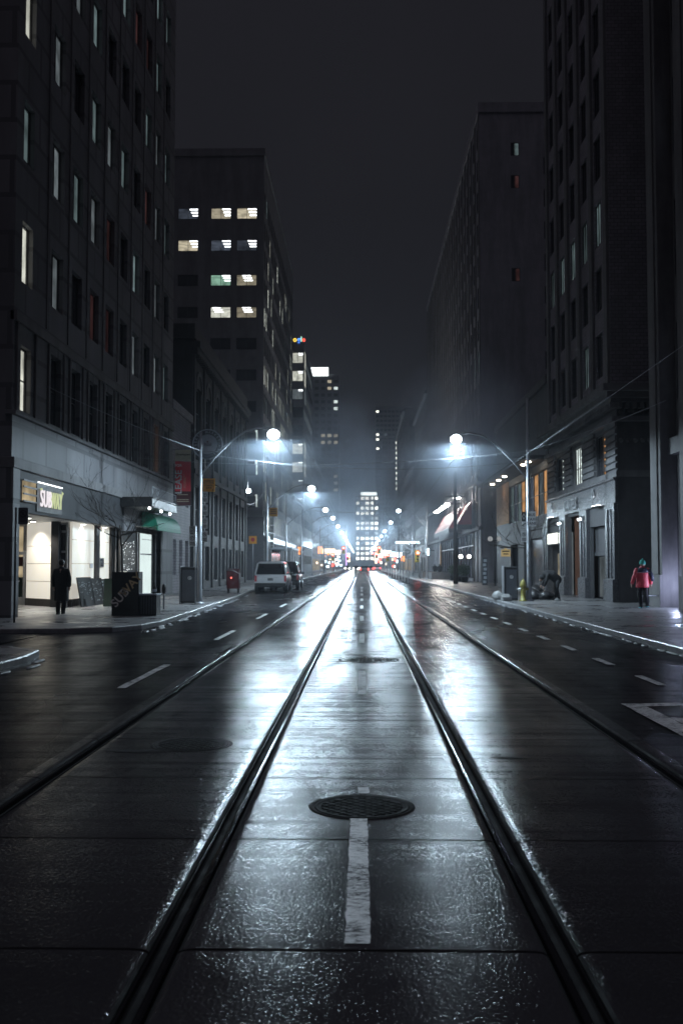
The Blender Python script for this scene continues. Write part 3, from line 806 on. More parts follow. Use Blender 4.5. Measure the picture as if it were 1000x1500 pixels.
# letters over the entrance
t = thing('shop_sign', 'backlit white and yellow letters on the dark fascia over the lit entrance', 'sign', (XA + .08, 33.5, 3.65))
mb = MB(); mb.box(XA + .025, XA + .06, 32.25, 34.95, 3.25, 4.15); obj('back_board', mb, 'blackmetal', t)
mb = MB(); mb.box(XA + .06, XA + .1, 32.3, 34.9, 4.17, 4.2); obj('light_bar', mb, 'tube', t)
k = text_mb('SUB', .80, .02, -.012, 1.12); obj('lettering', k.moved(T(XA + .11, 33.04, 3.66) @ EAST @ Matrix.Diagonal((.80, 1, 1, 1))), 'sign_white', t)
k = text_mb('WAY', .80, .02, -.014, 1.05); obj('lettering', k.moved(T(XA + .11, 34.2, 3.66) @ EAST @ Matrix.Diagonal((.66, 1, 1, 1))), 'sign_yellow', t)
mb = MB(); mb.quad([(XA + .12, 32.30, 3.98), (XA + .12, 32.62, 3.9), (XA + .12, 32.62, 4.02)]); mb.quad([(XA + .12, 34.98, 4.0), (XA + .12, 34.7, 3.88), (XA + .12, 34.72, 4.06)]); obj('arrow_tips', mb, 'sign_yellow', t)
# canopy with downlights and green awning
t = thing('entrance_canopy', 'dark flat canopy with small round lights beside the bare tree', 'canopy', (-9.6, 46, 4.0))
mb = MB(); mb.box(-10.3, -8.95, 43.6, 49.4, 4.05, 4.42); mb.box(-10.3, -8.9, 43.55, 49.45, 4.42, 4.47); mb.box(-8.95, -8.92, 43.6, 49.4, 4.02, 4.06); obj('roof_slab', mb, 'blackmetal', t, bevel=.02)
for x, y in ((-9.15, 44.0), (-9.15, 46.6), (-9.2, 49.0)):
    mb = MB(); mb.ball((x, y, 4.0), .06); obj('bulb', mb, M.setdefault('bulb', emis('canopy bulb', (.9, .95, 1.), 12)), t)
mb = MB(); mb.tube([(-8.97, 43.7, 4.5), (-8.97, 43.7, 4.9)], .02); mb.tube([(-8.97, 49.3, 4.5), (-8.97, 49.3, 4.9)], .02); mb.tube([(-8.97, 43.7, 4.9), (-8.97, 49.3, 4.9)], .02)
for k in range(15): mb.tube([(-8.97, 43.9 + k * .37, 4.48), (-8.97, 43.9 + k * .37, 4.9)], .01, 5)
obj('railing', mb, 'galv', t)
t = thing('green_awning', 'bright green curved awning over the second shop', 'awning', (-10, 51, 3.3))
mb = MB(); rings = []
for k in range(9):
    a = R(90) * k / 8; rings.append((XA + .1 + .75 * math.sin(a), 3.35 + .72 * math.cos(a)))
mb.loft([[(x, y, z) for x, z in rings] + [(XA + .1, y, 3.35)] for y in (47.6, 49.5, 51.5, 53.6)], smooth=False)
obj('canvas', mb, 'green', t); mb = MB(); mb.box(XA + .80, XA + .86, 47.58, 53.62, 3.18, 3.345); obj('valance', mb, 'green', t)
# illuminated dotted poster
t = thing('poster_case', 'tall dark poster case sprinkled with white dots behind the black pavement board', 'poster', (-9.95, 42.9, 0))
mb = MB(); mb.box(-10.3, -9.5, 43.3, 43.45, 0, 3.0); obj('case', mb, 'blackmetal', t, bevel=.01)
mb = MB(); mb.quad([(-10.22, 43.29, 1.1), (-9.58, 43.29, 1.1), (-9.58, 43.29, 2.9), (-10.22, 43.29, 2.9)]); obj('poster', mb, M.setdefault('poster', surf('dark poster print', (.1, .11, .12), (.03, .035, .04), .3, scale=5)), t)
mb = MB()
for k in range(85):
    x = random.uniform(-10.2, -9.6); z = random.uniform(1.3, 2.55); s = random.uniform(.008, .019)
    mb.quad([(x - s, 43.285, z), (x, 43.285, z - s), (x + s, 43.285, z), (x, 43.285, z + s)])
obj('dot_print', mb, 'dots', t)
mb = MB(); mb.box(-10.2, -9.95, 43.27, 43.286, 1.13, 1.28); obj('notice', mb, 'sign_box', t)

# ---- FOR LEASE banner
t = thing('lease_banner', 'tall dark red FOR LEASE banner with cream top on the stone building', 'banner', (-9.8, 55.2, 4.8))
mb = MB(); mb.box(-10.1, -9.25, 55.2, 55.23, 5.55, 7.18); obj('red_panel', mb, 'red', t)
mb = MB(); mb.box(-10.1, -9.25, 55.2, 55.23, 7.18, 7.82); obj('cream_panel', mb, 'cream', t)
mb = MB(); mb.box(-10.1, -9.25, 55.2, 55.23, 4.78, 5.55); obj('dark_panel', mb, M.setdefault('maroon', surf('maroon print', (.07, .01, .015), (.05, .008, .012), .6)), t)
mb = MB(); [mb.tube([(-10.35, 55.215, z), (-9.2, 55.215, z)], .02) for z in (7.83, 4.77)]; obj('bracket', mb, 'galv', t)
mb = text_mb('LEASE', .5, .004, .01).moved(T(-9.9, 55.19, 6.05) @ SOUTH @ RZ(R(90)))
mb.add(text_mb('FOR', .2, .004, .01).moved(T(-9.93, 55.19, 6.95) @ SOUTH @ RZ(R(0)) ))
obj('lettering', mb, 'white', t)
mb = text_mb('Downtown', .17, .004, .02).moved(T(-9.68, 55.19, 7.55) @ SOUTH); obj('lettering', mb, 'ink', t)
mb = MB(); [mb.box(-10.0 + .02, -10.0 + w, 55.185, 55.199, z, z + .03) for z, w in ((5.35, .6), (5.08, .65), (4.98, .65))]
[mb.box(x, x + .014, 55.185, 55.199, 5.7, z) for x, z in ((-9.62, 6.5), (-9.55, 6.3))]; obj('fine_print', mb, 'cream', t)
# ---- round club sign
t = thing('round_sign', 'large dim round sign with a lettered ring hanging behind the left lamp post', 'sign', (-9.4, 62, 8.9))
def disc(mb, c, r0, r1, y0, y1, n=48):
    for k in range(n):
        a0, a1 = 2 * PI * k / n, 2 * PI * (k + 1) / n
        P = lambda r, a, y: (c[0] + r * math.cos(a), y, c[1] + r * math.sin(a))
        mb.quad([P(r0, a0, y0), P(r1, a0, y0), P(r1, a1, y0), P(r0, a1, y0)]); mb.quad([P(r1, a0, y0), P(r1, a0, y1), P(r1, a1, y1), P(r1, a1, y0)]); mb.quad([P(r0, a0, y1), P(r1, a0, y1), P(r1, a1, y1), P(r0, a1, y1)])
M['signgrey'] = surf('grey sign face', (.5, .54, .6), (.4, .44, .5), .5)
M['signdark'] = surf('slate sign face', (.09, .1, .12), (.07, .075, .09), .5)
c = (-9.38, 8.92)
mb = MB(); disc(mb, c, 0, .6, 62.0, 62.1); obj('disc', mb, 'signgrey', t)
mb = MB(); disc(mb, c, .6, .86, 62.02, 62.1); obj('ring', mb, 'signdark', t)
mb = MB(); disc(mb, c, .86, .93, 61.98, 62.1); disc(mb, c, .57, .6, 61.98, 62.0); obj('rim', mb, 'signgrey', t)
mb = MB()
for k, ch in enumerate('LIBERTY MARKET HALL'):
    a = R(215) - R(15.0) * k
    if ch != ' ': mb.add(text_mb(ch, .22, .004, .01).moved(T(c[0] + .73 * math.cos(a), 61.99, c[1] + .73 * math.sin(a)) @ SOUTH @ RZ(a - R(90))))
obj('lettering', mb, 'signgrey', t)
mb = MB(); mb.box(c[0] - .2, c[0] + .25, 61.96, 61.99, c[1] - .1, c[1] + .08); mb.box(c[0] - .05, c[0] + .05, 61.96, 61.99, c[1] + .08, c[1] + .2); obj('emblem', mb, 'maroon', t)
mb = MB(); mb.tube([(-10.6, 62.05, 9.3), (-10.2, 62.05, 9.3)], .04); mb.tube([(-10.6, 62.05, 8.5), (-10.2, 62.05, 8.5)], .04); obj('bracket', mb, 'blackmetal', t)

# ---- A2 and B: old dark buildings further up on the left
B1 = Building('old_brick_building', 'low old brick building between the stone block and arched hall', -27, -10.45, 55.9, 62.3, 10.2, 'brick')
for i in range(3):
    B1.win('E', 1.2 + i * 2.0, 5.0, 1.1, 2.2, 1, 2); B1.win('E', 1.2 + i * 2.0, 1.0, 1.1, 2.0, 1, 1)
tb = B1.done()
B2 = Building('arched_hall_building', 'dark old stone hall with tall arched windows beyond the round sign', -30, -10.4, 62.6, 91.4, 15.6, 'hallstone', .25)
for i in range(7):
    u = 2.2 + i * 4.05
    B2.win('E', u, 8.2, 2.0, 4.6, 2, 3); B2.win('E', u, 3.6, 2.0, 3.0, 2, 2, 'dark'); B2.win('E', u, .5, 2.0, 2.3, 2, 1, 'dark')
tb = B2.done(parapet=.9)
mb = MB(); mb.box(-10.6, -9.95, 62.5, 91.5, 15.0, 15.4); mb.box(-10.5, -10.1, 62.5, 91.5, 14.6, 14.99); mb.box(-10.5, -10.2, 62.55, 91.45, 7.2, 7.5)
for k in range(48): mb.box(-10.35, -10.02, 62.8 + k * .6, 63.0 + k * .6, 14.35, 14.6)
obj('cornice', mb, 'hallstone', tb)
mb = MB()
for i in range(8): mb.box(-10.39, -10.28, 62.6 + i * 4.05 - .0, 63.15 + i * 4.05, 0, 14.6)
each('pilaster', mb, 'hallstone', tb)
for i in range(7):
    u = 64.8 + i * 4.05; mb = MB()
    for k in range(8):
        a0, a1 = PI * k / 8, PI * (k + 1) / 8
        P = lambda r, a, x: (x, u + r * math.cos(a), 12.6 + r * math.sin(a))
        mb.quad([P(1.0, a0, -10.3), P(1.3, a0, -10.3), P(1.3, a1, -10.3), P(1.0, a1, -10.3)]); mb.quad([P(1.0, a0, -10.3), P(1.0, a1, -10.3), P(1.0, a1, -10.4), P(1.0, a0, -10.4)]); mb.quad([P(1.3, a0, -10.3), P(1.3, a1, -10.3), P(1.3, a1, -10.4), P(1.3, a0, -10.4)])
    obj('arch', mb, 'darkstone', tb)

# ---- C: office tower with the lit south windows
C_ = Building('office_tower', 'dark office tower with lit south windows and rows of slim lit side windows', -32, -10.35, 107, 153, 45.2, 'concrete', .06)
zr = [38.35, 34.9, 31.15, 27.7]
spec = {(-14.9, 0): ('roomr', 'room_cream'), (-12.15, 0): ('roomr', 'room_cream'), (-14.9, 1): ('roomr', 'room_blue'), (-12.15, 1): ('roomr', 'room_blue'),
        (-14.9, 2): ('roomr', 'room_green'), (-12.15, 2): ('roomm', 'room_cream'), (-14.9, 3): ('rooml', 'room_pale'), (-12.15, 3): ('roomm', 'room_cream'),
        (-18.4, 0): ('roomr', 'room_blue'), (-18.4, 1): ('roomr', 'room_cream')}
for r in range(12):
    z = zr[r] if r < 4 else 27.7 - 3.35 * (r - 3)
    if z < 1: break
    for x in (-21.5, -18.4, -14.9, -12.15):
        kd, rm = spec.get((x, r), ('dark', 'room_dim'))
        C_.win('S', x + 32, z, 2.15, 1.2 if kd != 'dark' else 1.2, 2, 1, kd, rm)
for z, hh in ((14.6, 1.2), (11.0, 1.6), (7.6, 1.4), (4.2, 2.0)): C_.win('S', 32 - 11.05, z, .35, hh, 1, 1, 'flat', 'room_white')
for r in range(12):
    for c in range(22):
        z = 5.2 + r * 3.1
        pr = .8 if r < 3 else .62 if r < 6 else .2 if r < 9 else .12
        lit = rnd.random() < pr
        C_.win('E', 1.2 + c * 2.05, z, .95, 2.2, 1, 1, 'flat' if lit else 'dark', rnd.choice(['room_slit', 'room_slit', 'room_teal', 'room_slit' if r < 5 else 'room_pale']))
tc = C_.done(parapet=.8)
mb = MB()
for c in range(23): mb.box(-10.345, -10.325, 107.1 + c * 2.05, 107.45 + c * 2.05, 4.6, 45.)
obj('fin', mb, 'concrete', tc)
mb = MB(); mb.box(-10.5, -9.9, 106.8, 153.2, 4.0, 4.6); mb.box(-13.0, -10.2, 106.85, 106.99, 0, 6.6); obj('base_cladding', mb, 'granite', tc)
mb = MB()
for c in range(16): mb.box(-10.34, -9.95, 107.2 + c * 2.9, 108.0 + c * 2.9, 0, 4.0)
each('pillar', mb, 'limestone', tc)

# ---- D: building with the search company letters
D_ = Building('corner_office_building', 'dark office block with coloured rooftop letters and lit end windows', -30, -10.35, 183, 214, 41.0, 'concrete', .1)
for r in range(12):
    z = 38.0 - 3.3 * r
    k = {0: 'room_pale', 1: 'room_pale', 2: 'room_dim', 5: 'room_pale', 6: 'room_pale', 7: 'room_dim', 8: 'room_dim'}.get(r)
    for x in (-11.5, -13.7, -16.2):
        D_.win('S', x + 30, z, 1.95, 1.9, 2, 1, 'roomr' if k else 'dark', k or 'room_dim')
    D_.win('E', 15.5, z, 29.5, 1.7, 14, 1, 'flat' if r % 3 != 1 else 'dark', 'room_dim')
td = D_.done()
t = thing('rooftop_letters', 'coloured backlit letters standing on the roof edge of a far block', 'sign', (-13.2, 183, 41.6))
xx = -13.95
for ch, mt in (('G', 'sign_blue'), ('o', 'sign_red'), ('o', 'sign_amber'), ('g', 'sign_blue'), ('l', 'sign_green'), ('e', 'sign_red')):
    k = text_mb(ch, 1.25, .06, .02); w = max(v[0] for v in k.v) - min(v[0] for v in k.v)
    obj('letter', k.moved(T(xx + w / 2, 182.8, 42.25) @ SOUTH), mt, t); xx += w + .08
mb = MB(); mb.box(-15.8, -10.6, 182.95, 183.0, 41.55, 41.75); obj('mounting_bar', mb, 'blackmetal', t)

# ---- far towers left, centre, right
def tower(name, label, x0, x1, y0, y1, h, mat, lit, pitch=3.2, colw=3., face='S', wd=1.9, wh=1.5, z0=4.):
    b = Building(name, label, x0, x1, y0, y1, h, mat, .2)
    n = int((x1 - x0) / colw); r = 0; z = z0
    while z + wh < h:
        for c in range(n):
            k = lit(r, c, n)
            b.win('S', (c + .5) * (x1 - x0) / n, z, wd, wh, 1, 1, 'flat' if k else 'dark', k or 'room_dim')
        z += pitch; r += 1
    f = 'E' if x1 < 0 else 'W'
    if abs(x1 if x1 < 0 else x0) > 4:
        z = z0; m = int((y1 - y0) / (colw * 1.4)); r = 0
        while z + wh < h:
            for c in range(m):
                k = lit(r, c, m) if rnd.random() < .3 else None
                b.win(f, (c + .5) * (y1 - y0) / m, z, wd, wh, 1, 1, 'flat' if k else 'dark', k or 'room_dim')
            z += pitch; r += 1
    b.done(); return b.t
def litT(r, c, n):
    if r in (22, 23, 25) and c == n - 1: return 'room_white'
    if r in (17, 18) and c > n - 4: return 'room_cream'
    return 'room_cream' if rnd.random() < .05 else None
tw = tower('high_rise', 'high dark tower with a bright white rooftop panel on the left', -25.5, -10.6, 478, 500, 90, 'far', litT, 3.2, 2.8)
mb = MB(); mb.box(-24.2, -15.6, 477.6, 478.2, 90.5, 94.6); obj('rooftop_panel', mb, 'roofsign', tw)
mb = MB(); mb.box(-15.2, -11, 479, 481, 90.5, 91.6); obj('roof_plant', mb, 'far', tw)
def litC(r, c, n):
    if r in (0, 1): return 'room_farwhite' if rnd.random() < .9 else 'room_shop'
    if r in (5, 8): return 'room_pale' if rnd.random() < .15 else None
    return 'room_farwhite' if rnd.random() < .82 else 'room_dim'
tw = tower('lit_office_block', 'brightly lit office block closing the far end of the street', -3.9, 11.0, 662, 690, 46, 'far', litC, 3.25, 2.5, wd=2.05, wh=1.9, z0=5)
mb = MB(); mb.box(-.5, 9.8, 661.5, 662.1, 46.8, 48.8); obj('rooftop_sign', mb, 'roofsign', tw)
mb = MB()
for k in range(7): mb.box(-4.0 + k * 2.48 - .2, -4.0 + k * 2.48 + .25, 661.4, 661.99, 0, 46)
each('pillar', mb, 'far', tw)
def litR(r, c, n):
    if c == 3 and 10 <= r <= 25 and r % 2: return 'room_farwhite'
    if c in (0, n - 2) and r in (24, 26, 27, 32): return 'room_farwhite'
    return 'room_dim' if rnd.random() < .03 else None
tower('twin_tower', 'tallest dark tower to the right of the lit block', 9.6, 34, 700, 730, 110, 'far', litR, 3.2, 2.7)
tower('slab_tower', 'narrower dark tower with one column of lit windows before the tallest tower', 12.5, 27, 640, 660, 80, 'far', lambda r, c, n: 'room_farwhite' if (c == 4 and 13 < r < 24) else None, 3.2, 2.0, wd=.9)
# purple outlined frontage
PB = tower('neon_building', 'mid-height building outlined with purple neon on the left', -24, -6.2, 405, 440, 17, 'far', lambda r, c, n: 'room_dim' if rnd.random() < .3 else None)
mb = MB(); mb.tube([(-9.3, 404.7, 15.8), (-4.2 - 1.9, 404.7, 15.8), (-6.1, 404.7, 1.5)], .22, 6); mb.tube([(-8.2, 404.7, 7.4), (-6.1, 404.7, 7.4)], .2, 6); obj('neon_tube', mb, 'purple', PB)

# generic mid-distance frontages, each its own building with lit shopfronts
def frontage(i, sidek, y0, y1, h, shop, mat, word):
    if sidek < 0: x0, x1, f = -28, -10.6 + word * .1, 'E'
    else: x0, x1, f = 10.7 - word * .1, 28, 'W'
    where = 'left' if sidek < 0 else 'right'
    b = Building('street_building', LAB[i], x0, x1, y0, y1, h, mat, .09)
    n = max(2, int((y1 - y0) / 3.2)); z = 5.0
    while z + 1.8 < h:
        for c in range(n):
            lit = rnd.random() < (.16)
            b.win(f, (c + .5) * (y1 - y0) / n, z, 1.3, 1.8, 1, 1, 'flat' if lit else 'dark', rnd.choice(['room_dim', 'room_cream', 'room_teal']))
        ns = max(2, int((x1 - x0) / 3.2))
        for c in range(ns): b.win('S', (c + .5) * (x1 - x0) / ns, z, 1.3, 1.8, 1, 1, 'dark')
        z += 3.4
    for c in range(max(1, n // 2)):
        b.win(f, (c + .5) * (y1 - y0) / max(1, n // 2), .4, (y1 - y0) / max(1, n // 2) * .7, 2.6, 2, 1, 'flat' if shop else 'dark', shop or 'room_dim')
    t = b.done()
    mb = MB(); xx = x1 if sidek < 0 else x0; s = 1 if sidek < 0 else -1
    mb.box(xx + s * .01, xx + s * .5, y0 - .15, y1 - .1, h - .5, h + .1); mb.box(xx + s * .01, xx + s * .3, y0 - .05, y1 - .1, 3.6, 4.0); obj('cornice', mb, mat, t)
    return t
LAB = ['grey block just beyond the slim-windowed office tower on the left', 'brick frontage beyond the block with coloured rooftop letters', 'stone frontage on the left before the purple neon',
       'low left frontage nearest the traffic signals', 'left frontage past the purple neon', 'right frontage just past the long ribbed tower', 'second right frontage past the ribbed tower',
       'dark tall block on the right behind the lamp posts', 'low right frontage nearest the traffic signals', 'right frontage nearest the lit end block', 'last left frontage before the lit end block']
frontage(0, -1, 155, 181, 12, 'room_dim', 'limestone', 0)
frontage(1, -1, 216, 258, 24, 'room_shop', 'brick', 2)
frontage(3, -1, 260, 318, 15, 'room_cream', 'concrete', 0)
frontage(2, -1, 320, 400, 22, 'room_shop', 'limestone', 1)
frontage(4, -1, 446, 560, 18, 'room_shop', 'brick', 0)
frontage(10, -1, 562, 655, 14, 'room_white', 'concrete', 2)
frontage(5, 1, 166, 205, 30, 'room_dim', 'darkstone', 0)
frontage(6, 1, 207, 250, 22, 'room_shop', 'brick', 1)
frontage(7, 1, 252, 312, 40, 'room_cream', 'darkstone', 0)
frontage(8, 1, 314, 420, 16, 'room_shop', 'limestone', 2)
frontage(9, 1, 422, 636, 14, 'room_white', 'concrete', 0)

# ---- right side: ribbed tower G
XR = 10.65
G = Building('ribbed_tower', 'long tall ribbed tower on the right above the red and white awnings', XR, 30, 91, 164, 42.5, 'towerstone', .1)
for r in range(11):
    for c in range(24):
        z = 10.2 + r * 2.95
        lit = (r, c) in ((2, 7), (3, 7), (2, 8), (2, 9), (1, 7), (0, 3)) or (r < 5 and rnd.random() < .10) or rnd.random() < .02
        G.win('W', 1.6 + c * 3.02, z, 1.3, 2.0, 1, 1, 'flat' if lit else 'dark', 'room_white' if (r, c) in ((2, 7), (2, 8)) else 'room_teal' if r < 4 else 'room_dim')
for z, k in ((38.5, 'room_teal'), (35.5, 'glow_red'), (27.0, 'glow_red')): G.win('S', 3.2, z, .75, 1.2, 2, 1, 'part', k)
for r in range(10): G.win('S', 6.2, 10.2 + r * 2.95, .9, 1.6, 1, 1, 'dark')
G.hole('W', 6.2, 48.5, .3, 4.6)
tg = G.done(parapet=.9)
mb = MB()
for c in range(25): mb.box(XR - .1, XR - .005, 91.0 + c * 3.02 - .22 + .25, 91.0 + c * 3.02 + .45, 0 if c in (0, 1, 2, 8, 17, 18, 19, 20, 21, 22, 23, 24) else 7.8, 42.4)
each('pilaster', mb, 'limestone', tg)
mb = MB(); mb.box(XR - .35, XR + .1, 90.9, 164, 9.0, 9.4); mb.box(XR - .3, XR + .1, 90.95, 164, 4.7, 5.0); obj('cornice', mb, 'limestone', tg)
mb = MB()
for k in range(14): mb.box(XR + .1, XR + .22, 97.3 + k * 3.0, 97.45 + k * 3.0, .3, 4.6)
mb.box(XR + .1, XR + .2, 97.3, 139.4, 3.4, 3.5); fr = obj('shop_frame', mb, 'blackmetal', tg)
mb = MB(); mb.quad([(XR + .28, 97.2, .3), (XR + .28, 139.5, .3), (XR + .28, 139.5, 4.6), (XR + .28, 97.2, 4.6)]); obj('shop_window', mb, 'room_blue', tg)
mb = MB(); mb.box(XR - .02, XR + .1, 139.2, 140.0, .2, 4.4); obj('orange_panel', mb, 'orangewall', tg)
# awnings with gooseneck lamps
def awning(y0, y1, label, lamps):
    t = thing('striped_awning', label, 'awning', (XR - .6, (y0 + y1) / 2, 5.1), 'lit awnings of the ribbed tower')
    mb = MB(); mb.quad([(XR - .31, y0, 7.6), (XR - .31, y1, 7.6), (XR - 1.6, y1, 5.4), (XR - 1.6, y0, 5.4)]); mb.quad([(XR - .3, y0, 7.55), (XR - .3, y1, 7.55), (XR - 1.58, y1, 5.35), (XR - 1.58, y0, 5.35)]); obj('canvas', mb, 'white', t)
    mb = MB()
    for y in (y0 - .015, y1 + .015): mb.quad([(XR - .31, y, 7.6), (XR - 1.6, y, 5.4), (XR - .31, y, 5.4)])
    obj('side_panel', mb, 'redawn', t)
    mb = MB(); mb.box(XR - 1.62, XR - 1.58, y0, y1, 4.95, 5.39); mb.box(XR - 1.58, XR - .3, y0 + .001, y0 + .03, 4.95, 5.38); obj('valance', mb, 'darkstone', t)
    mb = MB(); n = int((y1 - y0) / 2.6)
    for k in range(n + 1):
        y = y0 + .03 + (y1 - y0 - .06) * k / n; mb.tube([(XR - .36, y, 7.62), (XR - 1.63, y, 5.42)], .035, 6)
    obj('rib', mb, 'redawn', t)
    for k in range(lamps):
        y = y0 + (y1 - y0) * (k + .5) / lamps
        mb = MB(); mb.tube([(XR - .3, y, 8.0), (XR - 1.2, y, 8.35), (XR - 1.5, y, 8.1)], .025, 6); a = obj('lamp_arm', mb, 'blackmetal', t)
        mb = MB(); mb.box(XR - 1.8, XR - 1.2, y - .25, y + .25, 7.98, 8.06); obj('lamp_head', mb, 'awnlamp', a)
awning(106.5, 127, 'long white awning with dark red side nearest the far pedestrians', 5)
awning(96.6, 100.8, 'short white awning with dark red trim nearest the column sign', 1)
# twin lantern beside the wooden pole
t = thing('wall_lantern', 'twin glowing wall lanterns behind the wooden pole', 'lantern', (XR - .5, 94, 2.4))
for dx in (-.0, -.75):
    mb = MB(); mb.ball((XR - .75 + dx, 95, 2.35), .17); obj('globe', mb, M.setdefault('lantern', emis('lantern glow', (1., .95, .88), 14)), t)
mb = MB(); mb.tube([(XR - .28, 95, 2.1), (XR - 1.5, 95, 2.1)], .03); obj('arm', mb, 'blackmetal', t)

# ---- F: recessed building with the amber first floor
F = Building('amber_window_building', 'low dark building with amber first floor windows under a lit soffit', XR, 30, 58.6, 81, 12.0, 'darkstone', .15)
F.hole('W', .4, 15.6, 4.5, 7.15); F.hole('W', 2.0, 9.0, 0, 3.2); F.hole('W', 11.5, 15.0, 0, 3.0)
tf = F.done()
mb = MB(); mb.box(XR - .03, XR + .3, 74.3, 80.95, 4.6, 7.6); obj('plaster_panel', mb, 'orangewall', tf)
for k in range(9):
    window(tf, (XR + .12, 59.85 + k * 1.68, 4.5), R(-90), 1.62, 2.64, 1, 2, 'flat', ['room_orange', 'room_dim', 'room_orange', 'room_blue', 'room_dim', 'room_orange', 'room_teal', 'room_blue', 'room_teal'][k])
mb = MB(); mb.quad([(XR + .33, 58.7, 0), (XR + .33, 80, 0), (XR + .33, 80, 3.2), (XR + .33, 58.7, 3.2)]); obj('shop_window', mb, 'glass', tf)
mb = MB(); mb.box(XR - 1.5, XR - .005, 58.7, 80.9, 7.62, 7.85); s = obj('soffit', mb, 'darkstone', tf)
for y, x in ((60.0, -.9), (61.8, -.9), (70.0, -.9), (73.0, -.9), (76.5, -.9)):
    mb = MB(); mb.lathe((XR + x, y, 7.56), [(.13, 0), (.15, .058)], 14); obj('downlight', mb, M.setdefault('soffitlight', emis('soffit light', (1., .85, .65), 32)), tf)
t = thing('hanging_plaque', 'small yellow hanging plaque beyond the right bin', 'sign', (10.1, 72, 2.1))
mb = MB(); mb.box(9.75, 10.4, 72, 72.06, 2.15, 2.65); mb.lathe((10.075, 72.03, 2.64), [(.12, 0), (.1, .1)], 12); obj('board', mb, M.setdefault('plaque', emis('dim lit plaque', (.55, .42, .2), .55)), t)
mb = MB(); mb.box(9.82, 10.33, 71.985, 71.999, 2.48, 2.56); mb.box(9.9, 10.25, 71.985, 71.999, 2.3, 2.37); obj('lettering', mb, 'ink', t)
mb = MB(); mb.tube([(9.7, 72.03, 2.78), (10.65, 72.03, 2.78)], .025); obj('bracket', mb, 'blackmetal', t)

# ---- D building right: bank-like base with brick tower
KB = Building('classical_corner_building', 'brick tower on a carved stone base with metal letters by the crouching person', XR, 30, 42.8, 58.4, 9.0, 'darkstone', .16)
KB.hole('W', 1.75, 5.2, -.05, 3.3); KB.hole('W', 6.95, 10.2, -.05, 4.0); KB.hole('W', 11.95, 15.4, -.05, 3.4)
for k, (u, rm) in enumerate(((2.8, 'room_orange'), (7.7, 'room_white'), (12.2, 'room_white'))):
    KB.win('W', u, 5.25, 1.9, 2.1, 4, 2, 'part' if k != 1 else 'flat', rm)
tk = KB.done(parapet=.02)
mb = MB()
for (y0, y1) in ((42.82, 44.45), (48.1, 49.65), (53.1, 54.65), (58.2, 58.6)): mb = MB(); mb.box(XR - .16, XR - .005, y0, y1, -.02, 4.15); mb.box(XR - .20, XR - .005, y0 + .45, y0 + .6, 1.0, 3.9); mb.box(XR - .22, XR - .005, y0 + .95, y0 + 1.1, 1.0, 3.9); mb.box(XR - .26, XR - .005, y0 - .03, y1 + .03, -.02, .95); obj('pillar', mb, 'granite', tk, bevel=.01)
mb = MB(); mb.box(XR - .12, XR - .004, 42.75, 58.5, 4.16, 5.1); mb.box(XR - .2, XR - .004, 42.7, 58.55, 5.11, 5.22); obj('fascia', mb, 'granite', tk, bevel=.01)
mb = MB()
for (a, b_, dd) in ((7.55, 7.75, .25), (8.35, 8.5, .3), (8.5, 8.75, .5), (8.75, 9.05, .7)): mb.box(XR - dd, 30, 42.8 - dd, 58.5, a, b_ - .003)
mb.box(XR - .06, 30, 42.74, 58.4, 5.23, 5.5)
obj('cornice', mb, 'limestone', tk)
mb = MB()
for k in range(52): mb.box(XR - .34, XR - .02, 42.5 + k * .3, 42.65 + k * .3, 8.08, 8.33)
for k in range(14): mb.box(XR + k * .3, XR + .15 + k * .3, 42.45, 42.79, 8.08, 8.33); mb.ball((XR + .15 + k * .3, 42.76, 7.93), .09, 8, 6, sq=(1, .6, 1)); mb.ball((XR + .15 + k * .3, 42.76, 6.75), .1, 8, 6, sq=(1, .6, 1))
obj('dentil', mb, 'limestone', tk)
for (y0, y1) in ((42.72, 44.6), (46.7, 49.3), (51.9, 53.9), (56.2, 58.4)):
    mb = MB()
    for k in range(7): mb.box(XR - .10, XR - .003, y0, y1, 5.6 + k * .29, 5.8 + k * .29)
    obj('quoin', mb, 'limestone', tk)
mb = MB(); ops = []
tws = []
for c in range(5):
    for r in range(17):
        z = 9.9 + r * 3.0; u = 2.0 + c * 2.75
        ops.append((u - .62, u + .62, z, z + 2.0))
        k = 'room_teal' if ((r, c) in ((2, 0), (2, 1), (2, 2), (2, 3), (0, 1), (2, 4)) or rnd.random() < .0) else None
        tws.append(((XR + .1, 43.7 + u, z), R(-90), 1.24, 2.0, 3, 1, 'flat' if k else 'dark', k or 'room_dim'))
wall_open(mb, (XR, 43.7, 0), (0, 1, 0), (-1, 0, 0), 0, 14.7, 9.06, 62, ops, .14)
wall_open(mb, (XR, 43.7, 0), (1, 0, 0), (0, -1, 0), 0, 19, 9.06, 62, [], .3)
mb.quad([(XR, 58.4, 9), (30, 58.4, 9), (30, 58.4, 62), (XR, 58.4, 62)]); mb.quad([(XR, 43.7, 62), (30, 43.7, 62), (30, 58.4, 62), (XR, 58.4, 62)])
obj('upper_wall', mb, 'brick', tk, fixn=False)
for w in tws: window(tk, *w)
mb = MB()
for c in range(6): mb.box(XR - .12, XR - .004, 43.75 + c * 2.75, 43.75 + c * 2.75 + .55, 9.07, 61)
each('pilaster', mb, 'limestone', tk)
